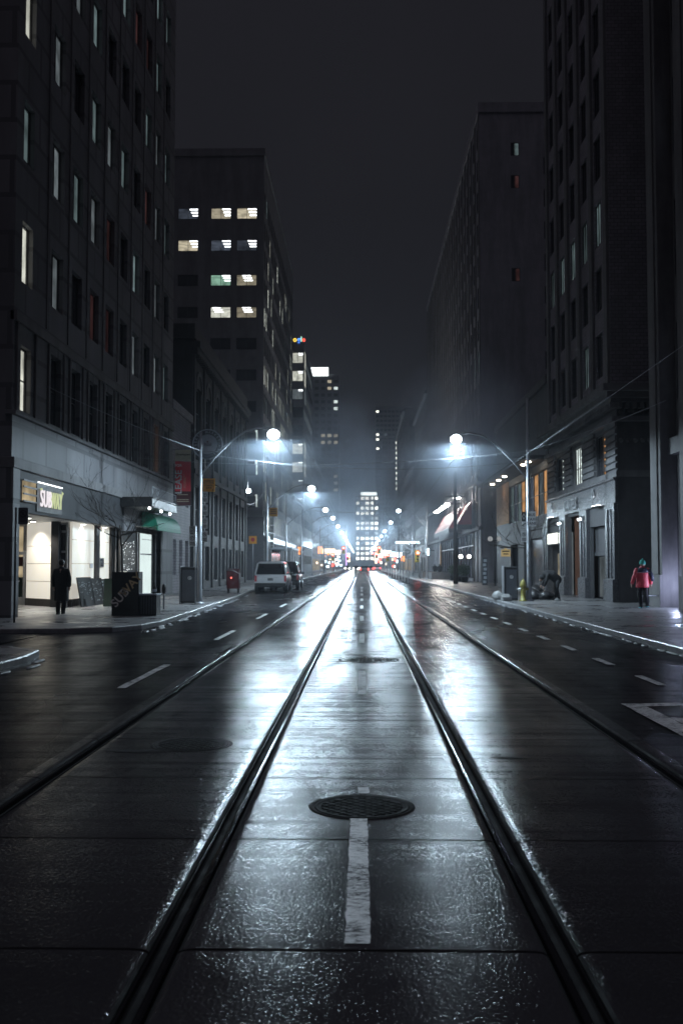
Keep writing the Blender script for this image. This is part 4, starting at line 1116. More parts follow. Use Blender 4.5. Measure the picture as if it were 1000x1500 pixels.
# doors, lit interior, warm lamp wall
mb = MB(); mb.box(XR + .25, XR + .4, 44.5, 48.05, 2.15, 3.3); mb.box(XR + .2, XR + .4, 44.5, 48.05, 1.98, 2.14); obj('transom', mb, 'darkstone', tk)
for k, y in enumerate((45.4, 47.1)): window(tk, (XR + .35, y, .05), R(-90), 1.55, 1.93, 1, 1, 'flat' if k else 'dark', 'room_dim', name='glazed_door')
mb = MB(); mb.box(XR + 1.5, XR + 1.6, 49.6, 53.1, 0, 4.0); mb.box(XR + .31, XR + 1.5, 52.95, 53.05, 0, 4.0); mb.box(XR + .31, XR + 1.5, 49.7, 49.8, 0, 4.0); obj('doorway', mb, M.setdefault('brownwall', surf('brown lobby wall', (.16, .07, .04), (.11, .05, .03), .6)), tk)
mb = MB(); mb.box(XR + .5, XR + .75, 49.82, 50.0, 3.05, 3.2); obj('wall_lamp', mb, 'warmspot', tk)
mb = MB(); mb.box(XR + .55, XR + .6, 54.8, 58.2, 0, 3.3); obj('shop_interior', mb, 'room_dim', tk)
mb = MB(); mb.box(XR + .4, XR + .5, 56.6, 58.1, 0, 2.2); obj('lit_doorway', mb, 'room_cream', tk)
t = thing('box_sign', 'blank glowing white box sign above the lit doorway', 'sign', (XR - .1, 56.5, 2.7))
mb = MB(); mb.box(XR - .18, XR + .05, 54.9, 58.0, 2.66, 3.34); obj('case', mb, 'blackmetal', t, bevel=.02)
mb = MB(); mb.box(XR - .2, XR - .182, 54.98, 57.92, 2.72, 3.28); mb.box(XR - .15, XR + .02, 54.885, 54.899, 2.72, 3.28); obj('lit_face', mb, 'sign_box', t)
t = thing('letter_sign', 'polished metal letters along the granite fascia', 'sign', (XR - .15, 51.5, 4.5))
k = text_mb('DANIELS', .75, .04, .01, 1.05); obj('lettering', k.moved(T(XR - .17, 51.6, 4.55) @ WEST), 'alu', t)
mb = MB(); disc(mb, (0, 0), .12, .22, 0, .05, 20); mb2 = mb.moved(T(XR - .2, 46.6, 4.75) @ RZ(R(-90))); mb2.add(mb.moved(T(XR - .2, 56.6, 4.75) @ RZ(R(-90)))); obj('emblem', mb2, 'alu', t)
def wlamp(label, y, z, m='spot', s=.6):
    t = thing('wall_lamp', label, 'lamp', (XR - .2, y, z), 'uplights on the granite fascia')
    mb = MB(); mb.box(XR - .30, XR - .125, y - s, y + s, z - .05, z); obj('housing', mb, 'blackmetal', t)
    mb = MB(); mb.box(XR - .28, XR - .14, y - s + .02, y + s - .02, z + .002, z + .02); obj('lens', mb, m, t)
wlamp('linear uplight on the granite fascia nearest the dark alley', 45.9, 4.18)
wlamp('linear uplight on the granite fascia above the blank box sign', 57.0, 4.18)
M['pierspot'] = emis('small pier lamp', (.9, .95, 1.), 9)
for y, nm in ((48.8, 'between the glazed doors and the brown doorway'), (53.8, 'between the brown doorway and the box sign')):
    t = thing('pier_lamp', 'small twin lamp on the granite pier ' + nm, 'lamp', (XR - .3, y, 3.75), 'small pier lamps')
    for dy in (-.22, .22):
        mb = MB(); mb.ball((XR - .33, y + dy, 3.72), .06); obj('bulb', mb, 'pierspot', t)
    mb = MB(); mb.box(XR - .3, XR - .23, y - .35, y + .35, 3.68, 3.76); obj('bracket', mb, 'alu', t)

# ---- E: near right pillared building
XE = 11.0
t = thing('pillared_building', 'dark pillared stone building at the right edge with a violet lit recess', 'building', (18, 28, 0))
mb = MB(); mb.box(XE + .6, 32, 8, 39.1, -.05, 55); obj('wall', mb, 'limestone', t)
for k in range(9):
    y1 = 39.2 - k * 3.6
    mb = MB(); mb.box(XE, XE + .599, y1 - 1.35, y1, -.03, 55); mb.box(XE - .06, XE - .001, y1 - 1.05, y1 - .3, 1.2, 55); mb.box(XE - .1, XE - .0, y1 - 1.38, y1 + .03, -.03, 1.19); obj('pillar', mb, 'limestone', t, bevel=.02)
    for z in (7.6, 12.2, 16.8, 21.4, 26.):
        if k < 5: window(t, (XE + .58, y1 - 2.45, z), R(-90), 1.5, 2.9, 1, 2, 'flat' if (k in (0,) and z in (7.6, 16.8)) else 'dark', 'room_blue')
    if k < 8:
        mb = MB(); mb.box(XE + .3, XE + .599, y1 - 3.55, y1 - 1.37, 5.6, 6.2); obj('lintel', mb, 'limestone', t)
mb = MB(); mb.box(XE + .1, XE + .45, 35.66, 35.84, .03, .06); obj('floor_lamp', mb, M.setdefault('violet', emis('violet floor lamp', (.55, .6, 1.), 20)), t)
ld = bpy.data.lights.new('floor_lamp_light', 'POINT'); ld.energy = 95; ld.color = (.60, .68, 1.); ld.shadow_soft_size = .05
lo = bpy.data.objects.new('floor_lamp_light', ld); COL.objects.link(lo); lo.parent = t; lo.location = Vector((11.3, 36.9, .9)) - world_loc(t)
t = thing('handrail', 'low metal handrail behind the person in the red jacket', 'railing', (10.6, 38, 0))
mb = MB(); mb.tube([(10.3, 38, 0), (10.3, 38, .42), (10.95, 38, .42)], .022); obj('bar', mb, 'galv', t)

# ------------------------------------------------------------------ street lamps, poles, signs
def lamp_post(x, y, z_top, arm_to, z_lamp, z_att, label, lens='lamp', group='street lamps along the kerbs', r=.10, lit=True, rl=.24):
    t = thing('street_lamp', label, 'street lamp', (x, y, 0), group)
    mb = MB(); mb.tube([(x, y, 0), (x, y, .3), (x, y, z_top)], [r * 1.25, r, r * .62], 12); mb.lathe((x, y, 0), [(r * 2, 0), (r * 2, .04), (r * 1.4, .1)], 12); obj('pole', mb, 'galv', t)
    d = arm_to - x; mb = MB()
    P = [(x, y, z_att), (x + d * .2, y, z_att + (z_lamp - z_att) * .42), (x + d * .42, y, z_att + (z_lamp - z_att) * .78), (x + d * .62, y, z_att + (z_lamp - z_att) * 1.02), (x + d * .8, y, z_lamp + .16), (x + d * .95, y, z_lamp + .14)]
    mb.tube(P, .035, 8); mb.tube([(x, y, z_att + .95), (x + d * .22, y, z_att + (z_lamp - z_att) * .55), P[2]], .022, 6); obj('arm', mb, 'galv', t)
    xl = arm_to
    mb = MB(); mb.ball((xl, y, z_lamp + .03), rl * .9, 14, 8, sq=(1.2, .6, .55)); mb.box(*sorted((xl, xl - (rl * 1.6) * (1 if d < 0 else -1) * -1)), y - .07, y + .07, z_lamp + .08, z_lamp + .2); h = obj('lamp_head', mb, 'galv', t)
    mb = MB(); mb.ball((xl, y, z_lamp - .10), rl, 18, 12, sq=(1.02, 1, .88)); obj('lens', mb, lens if lit else 'globe', h)
    if lit:
        ld = bpy.data.lights.new('lamp_light', 'SPOT' if y < 150 else 'POINT'); ld.energy = 4100; ld.color = (.66, .86, 1.); ld.shadow_soft_size = .16
        if y < 150: ld.spot_size = R(179); ld.spot_blend = .12
        lo = bpy.data.objects.new('lamp_light', ld); COL.objects.link(lo); lo.parent = t; lo.location = (xl - x, 0, z_lamp - .34)
    return t
lamp_post(-6.4, 40.5, 6.85, -3.5, 6.85, 5.1, 'left street lamp nearest the camera, carrying the parking signs', rl=.245)
lamp_post(7.2, 44.4, 8.8, 4.1, 7.12, 5.2, 'right street lamp nearest the camera, beside the yellow hydrant', rl=.245)
ordn = ['second', 'third', 'fourth', 'fifth', 'sixth', 'seventh', 'eighth', 'ninth', 'tenth', 'eleventh', 'twelfth', 'thirteenth', 'fourteenth', 'fifteenth']
for k, y in enumerate((71.4, 99, 125, 151, 180, 210, 240, 275, 310, 350, 395, 450)):
    lamp_post(-6.6 if y < 90 else -7.3, y, 8.3, -3.5, 7.0 + (.4 if k > 1 else 0), 5.4, f'{ordn[k]} lit street lamp up the left kerb', 'lamp' if k < 1 else 'lamp_far', rl=.25)
for k, y in enumerate((114, 145, 182, 215, 250, 285, 320, 360, 400, 450)):
    lamp_post(7.2, y, 8.6, 4.1, 7.7, 5.4, f'{ordn[k]} lit street lamp up the right kerb', 'lamp_far' if k else 'lamp', rl=.25)
# pendant lamp over the alley on the left
t = thing('pendant_lamp', 'small round lamp hung from a curved bracket before the tower base', 'lamp', (-10.2, 95, 8.3))
mb = MB(); mb.ball((-10.4, 93.5, 8.35), .26, sq=(1, 1, .7)); obj('globe', mb, M.setdefault('pendant', emis('pendant glow', (.85, .95, 1.), 70)), t)
mb = MB(); P = [(-11.6 + 3.0 * i / 10, 93.5, 8.2 - 1.4 * math.sin(PI * (i) / 10) + i * .06) for i in range(11)]; mb.tube([(-10.4, 93.5, 8.4), (-10.4, 93.5, 9.2), (-10.45, 91.5, 9.3)], .03, 6); mb.tube(P, .03, 6); obj('bracket', mb, 'galv', t)

def sign_plate(t, name, x0, x1, z0, z1, y, mat, th=.01, bev=.0): mb = MB(); mb.box(x0, x1, y, y + th, z0, z1); return obj(name, mb, mat, t)
M['signwhite'] = M['white']
def no_sign(mb, cx, cz, r, y, slash=True):
    disc(mb, (cx, cz), r * .78, r, y, y + .004, 24)
    if slash: mb.xbox(T(cx, y, cz) @ RY(R(45)), r * .85, .003, r * .12)
def parking_sign(cx, cz, y, w, h, label, slash=True, lower=True, parent=None, mat='white'):
    t = thing('parking_sign', label, 'sign', (cx, y, cz), 'parking signs')
    sign_plate(t, 'plate', cx - w / 2, cx + w / 2, cz - h / 2, cz + h / 2, y, mat)
    mb = MB(); no_sign(mb, cx, cz + h * .18, w * .34, y - .006, slash); obj('symbol', mb, 'ink' , t)
    mb = text_mb('P', w * .42, .002, .02).moved(T(cx, y - .004, cz + h * .18) @ SOUTH); [mb.box(cx - w * .36, cx + w * .36, y - .006, y - .002, cz - h * q, cz - h * (q - .05)) for q in (.2, .3, .4)]; obj('print', mb, 'ink', t)
    return t
Ys = 40.34
# signs carried by the nearest left lamp post
t = thing('yellow_sign', 'orange yellow square sign with black lines on the nearest left lamp post', 'sign', (-6.0, Ys, 4.75))
sign_plate(t, 'plate', -6.27, -5.80, 4.45, 4.98, Ys, 'yellow')
mb = MB(); [mb.box(-6.035 - w, -6.035 + w, Ys - .006, Ys - .001, z, z + .035) for z, w in ((4.86, .19),)]
for s, z, q in (('NATIONAL', 4.8, .085), ('SCHOOL', 4.70, .085), ('ZONE', 4.6, .085)): mb.add(text_mb(s, q, .002, .01).moved(T(-6.04, Ys - .004, z) @ SOUTH))
mb.box(-5.9, -5.86, Ys - .006, Ys - .001, 4.5, 4.54); obj('print', mb, 'ink', t)
for k, (z, nm) in enumerate(((4.24, 'topmost'), (3.72, 'second'), (3.2, 'third'), (2.68, 'lowest'))):
    parking_sign(-6.19, z, Ys, .22, .44, f'{nm} white parking sign on the near left lamp post, under the yellow sign', slash=bool(k % 2))
parking_sign(-6.66, 2.95, 40.2, .25, .28, 'small white no-stopping sign bracketed left of the near left lamp post')
parking_sign(-6.66, 2.52, 40.2, .25, .48, 'taller white arrow sign below the small no-stopping sign', slash=False)
t = thing('sign_post', 'thin grey post standing behind the left bin with two white signs', 'post', (-6.5, 40.25, 0))
mb = MB(); mb.tube([(-6.53, 40.26, 0), (-6.53, 40.26, 3.1)], .03, 8); obj('post', mb, 'galv', t)
# sign post at the far left
t = thing('sign_post', 'thin dark post at the left edge with a no parking sign', 'post', (-9.34, 27.5, 0))
mb = MB(); mb.tube([(-9.34, 27.5, 0), (-9.34, 27.5, 3.1)], .03, 8); obj('post', mb, 'blackmetal', t)
mb = MB(); mb.box(-9.26, -8.99, 27.45, 27.46, 2.65, 3.1); pl = obj('plate', mb, 'signdark', t)
mb = MB(); no_sign(mb, -9.125, 2.93, .1, 27.44); mb.add(text_mb('P', .12, .002, .02).moved(T(-9.125, 27.44, 2.93) @ SOUTH)); mb.box(-9.21, -9.04, 27.44, 27.448, 2.72, 2.75); obj('print', mb, 'ink', pl)
# second left post signs
t = thing('yellow_sign', 'orange yellow sign on the second left lamp post above the parked cars', 'sign', (-6.2, 71.2, 5.2))
sign_plate(t, 'plate', -6.42, -5.85, 4.95, 5.55, 71.2, 'yellow'); mb = MB(); [mb.box(-6.36, -5.92, 71.19, 71.199, z, z + .05) for z in (5.38, 5.25, 5.12)]; obj('print', mb, 'ink', t)
for k in range(4): parking_sign(-6.25, 4.6 - k * .55, 71.2, .26, .46, f'{["topmost", "second", "third", "lowest"][k]} sign in the column on the second left lamp post', slash=bool(k % 2))
t = thing('yellow_sign', 'small square amber sign on the granite base near the parked cars', 'sign', (-10.6, 98, 4))
sign_plate(t, 'plate', -11.0, -10.25, 3.65, 4.4, 100.0, 'yellow'); mb = MB(); disc(mb, (-10.62, 4.05), 0, .2, 99.98, 99.99, 16); obj('symbol', mb, 'redawn', t); mb = MB(); mb.tube([(-10.62, 100.1, 0), (-10.62, 100.1, 4.4)], .04); obj('post', mb, 'galv', t)
# right post signs
def rsign(x0, x1, z0, z1, y, label, kind):
    t = thing('road_sign', label, 'sign', ((x0 + x1) / 2, y, (z0 + z1) / 2)); sign_plate(t, 'plate', x0, x1, z0, z1, y, 'ink' if kind == 'diamond' else 'white'); cx, cz = (x0 + x1) / 2, (z0 + z1) / 2
    mb = MB()
    if kind == 'diamond':
        a, b = .07, .14
        for s in (1, -1):
            for q in (1, -1): mb.quad([(cx + s * a, y - .005, cz), (cx, y - .005, cz + q * b), (cx, y - .005, cz + q * b * .72), (cx + s * a * .68, y - .005, cz)])
        obj('print', mb, 'white', t)
    else:
        if kind == 'text':
            for s, z in (('BUS', .17), ('TAXI', -.02), ('LANE', -.2)): mb.add(text_mb(s, .17, .002, .01).moved(T(cx, y - .004, cz + z) @ SOUTH))
        elif kind == 'arrow': mb.xbox(T(cx, y - .004, cz) @ RY(R(-40)), .1, .002, .018); mb.quad([(cx - .09, y - .005, cz - .09), (cx + .0, y - .005, cz - .07), (cx - .07, y - .005, cz + .0)])
        obj('print', mb, 'ink', t)
Yr = 44.26
rsign(6.90, 7.06, 3.50 - .06, 3.84, Yr, 'black sign with a white diamond on the near right lamp post', 'diamond')
rsign(6.90, 7.06, 3.18, 3.42, Yr, 'small white arrow sign below the diamond sign', 'arrow')
rsign(7.14, 7.50, 3.22, 3.86, Yr, 'larger white lettered sign right of the diamond sign', 'text')
parking_sign(6.98, 2.78, Yr, .24, .48, 'white no parking sign with green strip on the near right lamp post')
mb = MB()
for k in range(9): a = random.uniform(0, PI); mb.xbox(T(7.2 + .115 * math.cos(-PI / 2 + (k % 3 - 1) * .5), 44.4 + .118 * math.sin(-PI / 2 + (k % 3 - 1) * .5), 1.1 + k * .14) @ RZ((k % 3 - 1) * .5) @ RY(random.uniform(-.2, .2)), .05, .003, .06)
t = tag(obj('sticker_cluster', mb, 'paper'), 'torn pale stickers pasted round the near right lamp post', 'stickers'); t['kind'] = 'stuff'

# wires
def wire(pts, label, r=.012, sag=.0, lit=False):
    P = []
    a, b = Vector(pts[0]), Vector(pts[1])
    for i in range(15):
        u = i / 14; p = a.lerp(b, u); p.z -= sag * 4 * u * (1 - u); P.append(p)
    mb = MB(); mb.tube(P, r, 5); tag(obj('overhead_wire', mb, 'galv'), label, 'wire', 'overhead wires')
wire([(6.9, 4, 6.35), (6.9, 160, 6.6)], 'long overhead wire running up the street along the right kerb', .008, .3)
wire([(4.6, 44, 6.9), (4.6, 200, 6.3)], 'overhead wire running up the street from the near right lamp', .008, .3)
wire([(7.2, 44.4, 6.5), (-10.3, 47, 6.5)], 'span wire crossing the street from the near right lamp post', .007, .45)
wire([(7.2, 44.4, 6.5), (11.0, 37, 7.5)], 'wire from the near right lamp post to the pillared building', .012, .1)
wire([(-6.4, 40.5, 6.1), (-10.3, 33, 7.4)], 'wire from the near left lamp post to the stone office block', .013, .1)
wire([(-6.4, 40.5, 6.0), (7.2, 42.5, 5.9)], 'span wire crossing the street from the near left lamp post', .007, .5)
wire([(7.2, 114, 8.0), (-7.3, 115, 7.9)], 'span wire crossing the street by the awnings', .02, .5)
wire([(7.8, 85.5, 8.2), (6.9, 160, 7.6)], 'wire leaving the wooden pole up the street', .02, .4)

# ------------------------------------------------------------------ street furniture
def bin_(x, y, label, edge_left, w=.36, d=.3, h=1.48):
    t = thing('litter_bin', label, 'litter bin', (x, y, 0), 'dark litter bins')
    mb = MB(); mb.box(x - w, x + w, y - d, y + d, .04, h); obj('body', mb, 'binmat', t, bevel=.03)
    mb = MB(); mb.box(x - w - .055, x - w - .004, y - d - .02, y + d + .02, 0, h + .03); obj('edge_panel', mb, 'galv', t, bevel=.008)
    mb = MB(); mb.box(x - w * .85, x + w * .85, y - d - .012, y - d - .002, .12, h - .12); dr = obj('door', mb, 'signdark', t)
    mb = MB(); disc(mb, (x, h * .70), .055, .075, y - d - .02, y - d - .013, 20); mb.box(x - .04, x + .05, y - d - .02, y - d - .013, h * .70 - .012, h * .70 + .012); mb.box(x - .01, x + .015, y - d - .019, y - d - .0135, h * .70 - .04, h * .70 + .03); obj('emblem', mb, 'white', dr)
    mb = MB(); mb.box(x - w * .7, x + w * .7, y - d - .014, y - d - .0125, h - .1, h - .03); obj('slot', mb, 'ink', t)
bin_(-6.83, 41.0, 'dark litter bin with a pale left edge beside the near left lamp post', True)
bin_(6.46, 44.8, 'dark litter bin with a round emblem beside the yellow hydrant', True, w=.28)
# hydrant
t = thing('fire_hydrant', 'yellow fire hydrant between the bin and the near right lamp post', 'hydrant', (6.93, 44.3, 0))
mb = MB(); mb.lathe((6.93, 44.3, 0), [(.17, 0), (.17, .05), (.11, .07), (.11, .62), (.14, .64), (.14, .7), (.125, .76), (.10, .84), (.06, .90), (.03, .92)], 18); obj('body', mb, 'hydrant', t)
mb = MB(); mb.lathe((6.93, 44.3, 0), [(.02, .92), (.028, .93), (.028, .98)], 6); obj('cap', mb, 'hydrant', t)
for s in (-1, 1): mb = MB(); mb.tube([(6.93 + s * .09, 44.3, .52), (6.93 + s * .2, 44.3, .52)], .055, 12); mb.tube([(6.93 + s * .2, 44.3, .52), (6.93 + s * .24, 44.3, .52)], .03, 6); obj('nozzle', mb, 'white' if s < 0 else 'hydrant', t)
mb = MB(); mb.tube([(6.93, 44.2, .45), (6.93, 44.09, .45)], .07, 12); obj('nozzle', mb, 'hydrant', t)
# SUBWAY pavement board, planter, bottle
t = thing('pavement_board', 'black pavement board with diagonal cream and gold lettering', 'board', (-7.2, 31.3, 0))
mb = MB(); mb.box(-7.62, -6.79, 31.2, 31.75, 0, 1.34); obj('panel', mb, 'ink', t, bevel=.01)
k = text_mb('SUB', .36, .003, .02, 1.0).moved(T(-7.36, 31.192, .55) @ SOUTH @ RZ(R(48))); obj('lettering', k, M.setdefault('creamprint', surf('cream vinyl', (.85, .82, .75), (.8, .76, .7), .5)), t)
k = text_mb('WAY', .36, .003, .02, 1.0).moved(T(-7.03, 31.192, .93) @ SOUTH @ RZ(R(48))); obj('lettering', k, M.setdefault('goldprint', surf('gold vinyl', (.75, .6, .35), (.7, .55, .3), .5)), t)
t = thing('planter_box', 'dark slatted planter box joined to the black lettered board', 'planter', (-6.5, 31.5, 0))
mb = MB(); mb.box(-6.775, -6.26, 31.25, 31.9, 0, .62); obj('box', mb, 'binmat', t, bevel=.01)
mb = MB(); mb.box(-6.785, -6.24, 31.23, 31.92, .625, .67); obj('rim', mb, 'signgrey', t, bevel=.008)
mb = MB(); [mb.box(-6.74 + .08 * k, -6.70 + .08 * k, 31.235, 31.249, .05, .6) for k in range(6)]; obj('slat', mb, 'signdark', t)
t = thing('bottle', 'dark glass bottle standing on the planter box', 'bottle', (-6.37, 31.5, .67))
mb = MB(); mb.lathe((-6.37, 31.5, .671), [(.06, 0), (.062, .02), (.062, .17), (.04, .22), (.02, .25), (.018, .33), (.022, .335), (.022, .35)], 14); obj('glass_body', mb, 'ink', t)
mb = MB(); mb.lathe((-6.37, 31.5, .671), [(.0635, .05), (.0635, .14)], 14); obj('paper_label', mb, 'signgrey', t)
# chalk boards
for k in range(3):
    y0 = 37.9 + k * 1.35; t = thing('chalkboard', ['chalkboard nearest the person in the long coat', 'middle chalkboard leaning on the tiled wall', 'chalkboard nearest the green board'][k], 'chalkboard', (-10.4, y0 + .6, 0), 'chalkboards leaning on the tiled wall')
    x0 = -10.62 + k * .05
    mb = MB(); mb.quad([(x0 + .25, y0, 0), (x0 + .45 , y0 + 1.2, 0), (x0 + .25, y0 + 1.2, 1.08 - k * .05), (x0 + .05, y0, 1.08 - k * .05)]); mb.quad([(x0 + .22, y0, 0), (x0 + .42, y0 + 1.2, 0), (x0 + .22, y0 + 1.2, 1.08 - k * .05), (x0 + .02, y0, 1.08 - k * .05)]); obj('board', mb, 'ink', t)
    mb = MB(); mb.tube([(x0 + .25, y0, 0), (x0 + .05, y0, 1.08 - k * .05), (x0 + .25, y0 + 1.2, 1.08 - k * .05), (x0 + .45, y0 + 1.2, 0)], .018, 5); obj('frame', mb, 'bark', t)
    mb = MB(); rr = random.Random(k)
    for q in range(26):
        u = rr.uniform(.08, .85); v = rr.uniform(.15, .9); l = rr.uniform(.03, .14)
        def Pq(u, v): return (x0 + .25 + .2 * u - .2 * v + .012, y0 + 1.2 * u, 1.05 * v)
        mb.tube([Pq(u, v), Pq(u + l * .5, v + rr.uniform(-.03, .05)), Pq(u + l, v + rr.uniform(-.04, .04))], .008, 4)
    obj('chalk_writing', mb, 'chalk', t)
t = thing('sandwich_board', 'narrow green poster board beside the chalkboards', 'board', (-9.5, 38.4, 0))
mb = MB(); mb.xbox(T(-9.5, 38.35, .52) @ RX(R(-10)), .16, .012, .53); mb.xbox(T(-9.5, 38.6, .52) @ RX(R(10)), .16, .012, .53); obj('panel', mb, 'glassgreen', t)
mb = MB(); mb.xbox(T(-9.5, 38.33, .3) @ RX(R(-10)), .09, .004, .2); obj('bottle_picture', mb, 'chalk', t)
# parking meter post
t = thing('parking_meter', 'small parking meter on the pavement right of the planter', 'parking meter', (-6.95, 36, 0))
mb = MB(); mb.tube([(-6.95, 36, 0), (-6.95, 36, .75)], .03, 8); obj('post', mb, 'galv', t)
mb = MB(); mb.lathe((-6.95, 36, .55), [(.05, 0), (.075, .06), (.075, .2), (.06, .3), (.03, .34)], 12); obj('head', mb, 'blackmetal', t)
# red newspaper box with glossy frame
t = thing('newspaper_box', 'dark red newspaper box with pale sloping edge by the left kerb', 'newspaper box', (-7.1, 57, 0))
mb = MB(); prof_b = [(56.6, .25), (57.3, .25), (57.3, 1.1), (57.0, 1.35), (56.6, 1.2)]
mb.loft([[(x, y, z) for y, z in prof_b] for x in (-7.45, -6.78)], smooth=False); obj('body', mb, 'redbox', t, bevel=.01)
mb = MB(); mb.tube([(-7.47, 56.58, 1.28), (-7.1, 56.58, 1.26), (-6.75, 56.58, 1.08), (-6.75, 56.58, .6)], .03, 6); obj('edge', mb, 'alu', t)
mb = MB(); mb.ball((-7.2, 56.57, .85), .05); obj('lamp', mb, M.setdefault('smallred', emis('small red lamp', (1., .2, .15), 2)), t)
mb = MB(); [mb.box(x - .03, x + .03, y - .03, y + .03, 0, .25) for x in (-7.4, -6.85) for y in (56.7, 57.2)]; obj('leg', mb, 'blackmetal', t)
# two-globe lamp post, column sign, wooden pole
t = thing('globe_lamp', 'short lamp post with two frosted globes before the amber windows', 'lamp post', (9.95, 77, 0))
mb = MB(); mb.tube([(9.95, 77, 0), (9.95, 77, 3.4)], [.06, .04], 10); mb.tube([(9.6, 77, 3.4), (10.3, 77, 3.4)], .03, 6); obj('pole', mb, 'blackmetal', t)
for dx in (-.33, .33): mb = MB(); mb.ball((9.95 + dx, 77, 3.52), .19); obj('globe', mb, 'globe', t)
t = thing('column_sign', 'tall narrow pavement sign with pale blocks by the dark wall', 'sign', (9.55, 80, 0))
mb = MB(); mb.box(9.36, 9.76, 80, 80.12, 0, 2.15); obj('panel', mb, 'signdark', t)
mb = MB()
for k in range(6): mb.box(9.42 + .05 * (k % 2), 9.66 + .05 * (k % 2), 79.985, 79.999, .15 + k * .33, .36 + k * .33)
obj('lettering', mb, 'signgrey', t)
t = thing('utility_pole', 'dark wooden utility pole with crossarm before the awnings', 'pole', (7.8, 85.5, 0))
mb = MB(); mb.tube([(7.8, 85.5, 0), (7.8, 85.5, 9.4)], [.20, .13], 10); obj('shaft', mb, 'wood', t)
mb = MB(); mb.box(7.0, 8.6, 85.35, 85.45, 7.2, 7.32); mb.box(7.3, 8.3, 85.35, 85.45, 6.6, 6.7); obj('crossarm', mb, 'wood', t)
mb = MB(); [mb.lathe((x, 85.4, 7.32), [(.03, 0), (.05, .05), (.03, .14)], 8) for x in (7.1, 7.45, 8.15, 8.5)]; obj('insulator', mb, 'alu', t)
# small P sign, bollards on the road, traffic signals
t = thing('parking_sign', 'white letter P sign on a thin post beside the tram track', 'sign', (4.15, 94, ZR))
mb = MB(); mb.tube([(4.2, 94, ZR), (4.2, 94, 3.0)], .035, 6); obj('post', mb, 'galv', t); mb = text_mb('P', 1.1, .02, .02).moved(T(4.2, 93.9, 2.55) @ SOUTH); obj('letter', mb, 'white', t)
for k, y in enumerate((90, 97, 104, 112, 121, 131, 142, 155)):
    t = thing('bollard', f'{(["nearest"] + ordn)[k]} thin pale bollard beside the right tram track', 'bollard', (4.05, y, ZR), 'thin bollards beside the right track')
    mb = MB(); mb.tube([(4.05, y, ZR), (4.05, y, ZR + 1.15)], .045, 8); obj('post', mb, 'white', t)
    mb = MB(); mb.lathe((4.05, y, ZR - .002), [(.16, .002), (.16, .05), (.1, .08)], 12); obj('base', mb, 'rubber', t)
def signal(x, y, z, label, arm_from=None, red=True):
    t = thing('traffic_signal', label, 'traffic signal', (x, y, z), 'red traffic signals')
    mb = MB(); mb.box(x - .17, x + .17, y, y + .25, z - .95, z + .2); mb.box(x - .3, x + .3, y + .26, y + .28, z - 1.1, z + .35); obj('housing', mb, M.setdefault('sigbox', surf('signal yellow', (.4, .3, .03), (.35, .26, .03), .5)), t)
    for k, dz in enumerate((0, -.37, -.74)):
        mb = MB(); mb.lathe((0, 0, 0), [(.14, 0), (.15, .03), (.05, .06)], 16); obj('lens', mb.moved(T(x, y - .001, z + dz) @ RX(R(90)) @ Matrix.Scale(1.0 if y < 200 else 1.5, 4)), 'redlight' if k == 0 else 'ink', t)
    if arm_from is not None:
        mb = MB(); mb.tube([(arm_from, y + .2, 0), (arm_from, y + .2, z + .6)], .12, 8); mb.tube([(arm_from, y + .2, z + .5), (x, y + .2, z + .3)], .05, 6); obj('mast', mb, 'galv', t)
signal(-3.35, 190, 4.75, 'red signal hung over the street on the left of the first crossing', -7.0)
signal(-5.4, 192, 3.5, 'red signal low on the left mast of the first crossing', -7.0)
signal(3.25, 190, 4.8, 'red signal hung over the street on the right of the first crossing', 7.0)
signal(4.9, 192, 3.4, 'red signal low on the right mast of the first crossing', 7.0)
signal(-3.6, 262, 3.9, 'red signal on the left of the second crossing', -7.2)
signal(3.8, 262, 4.4, 'red signal on the right of the second crossing', 7.2)
signal(3.6, 335, 5.4, 'red signal on the right of the third crossing', 7.2)
signal(6.6, 121, 3.0, 'single red signal on the right pavement near the awnings', 6.9)
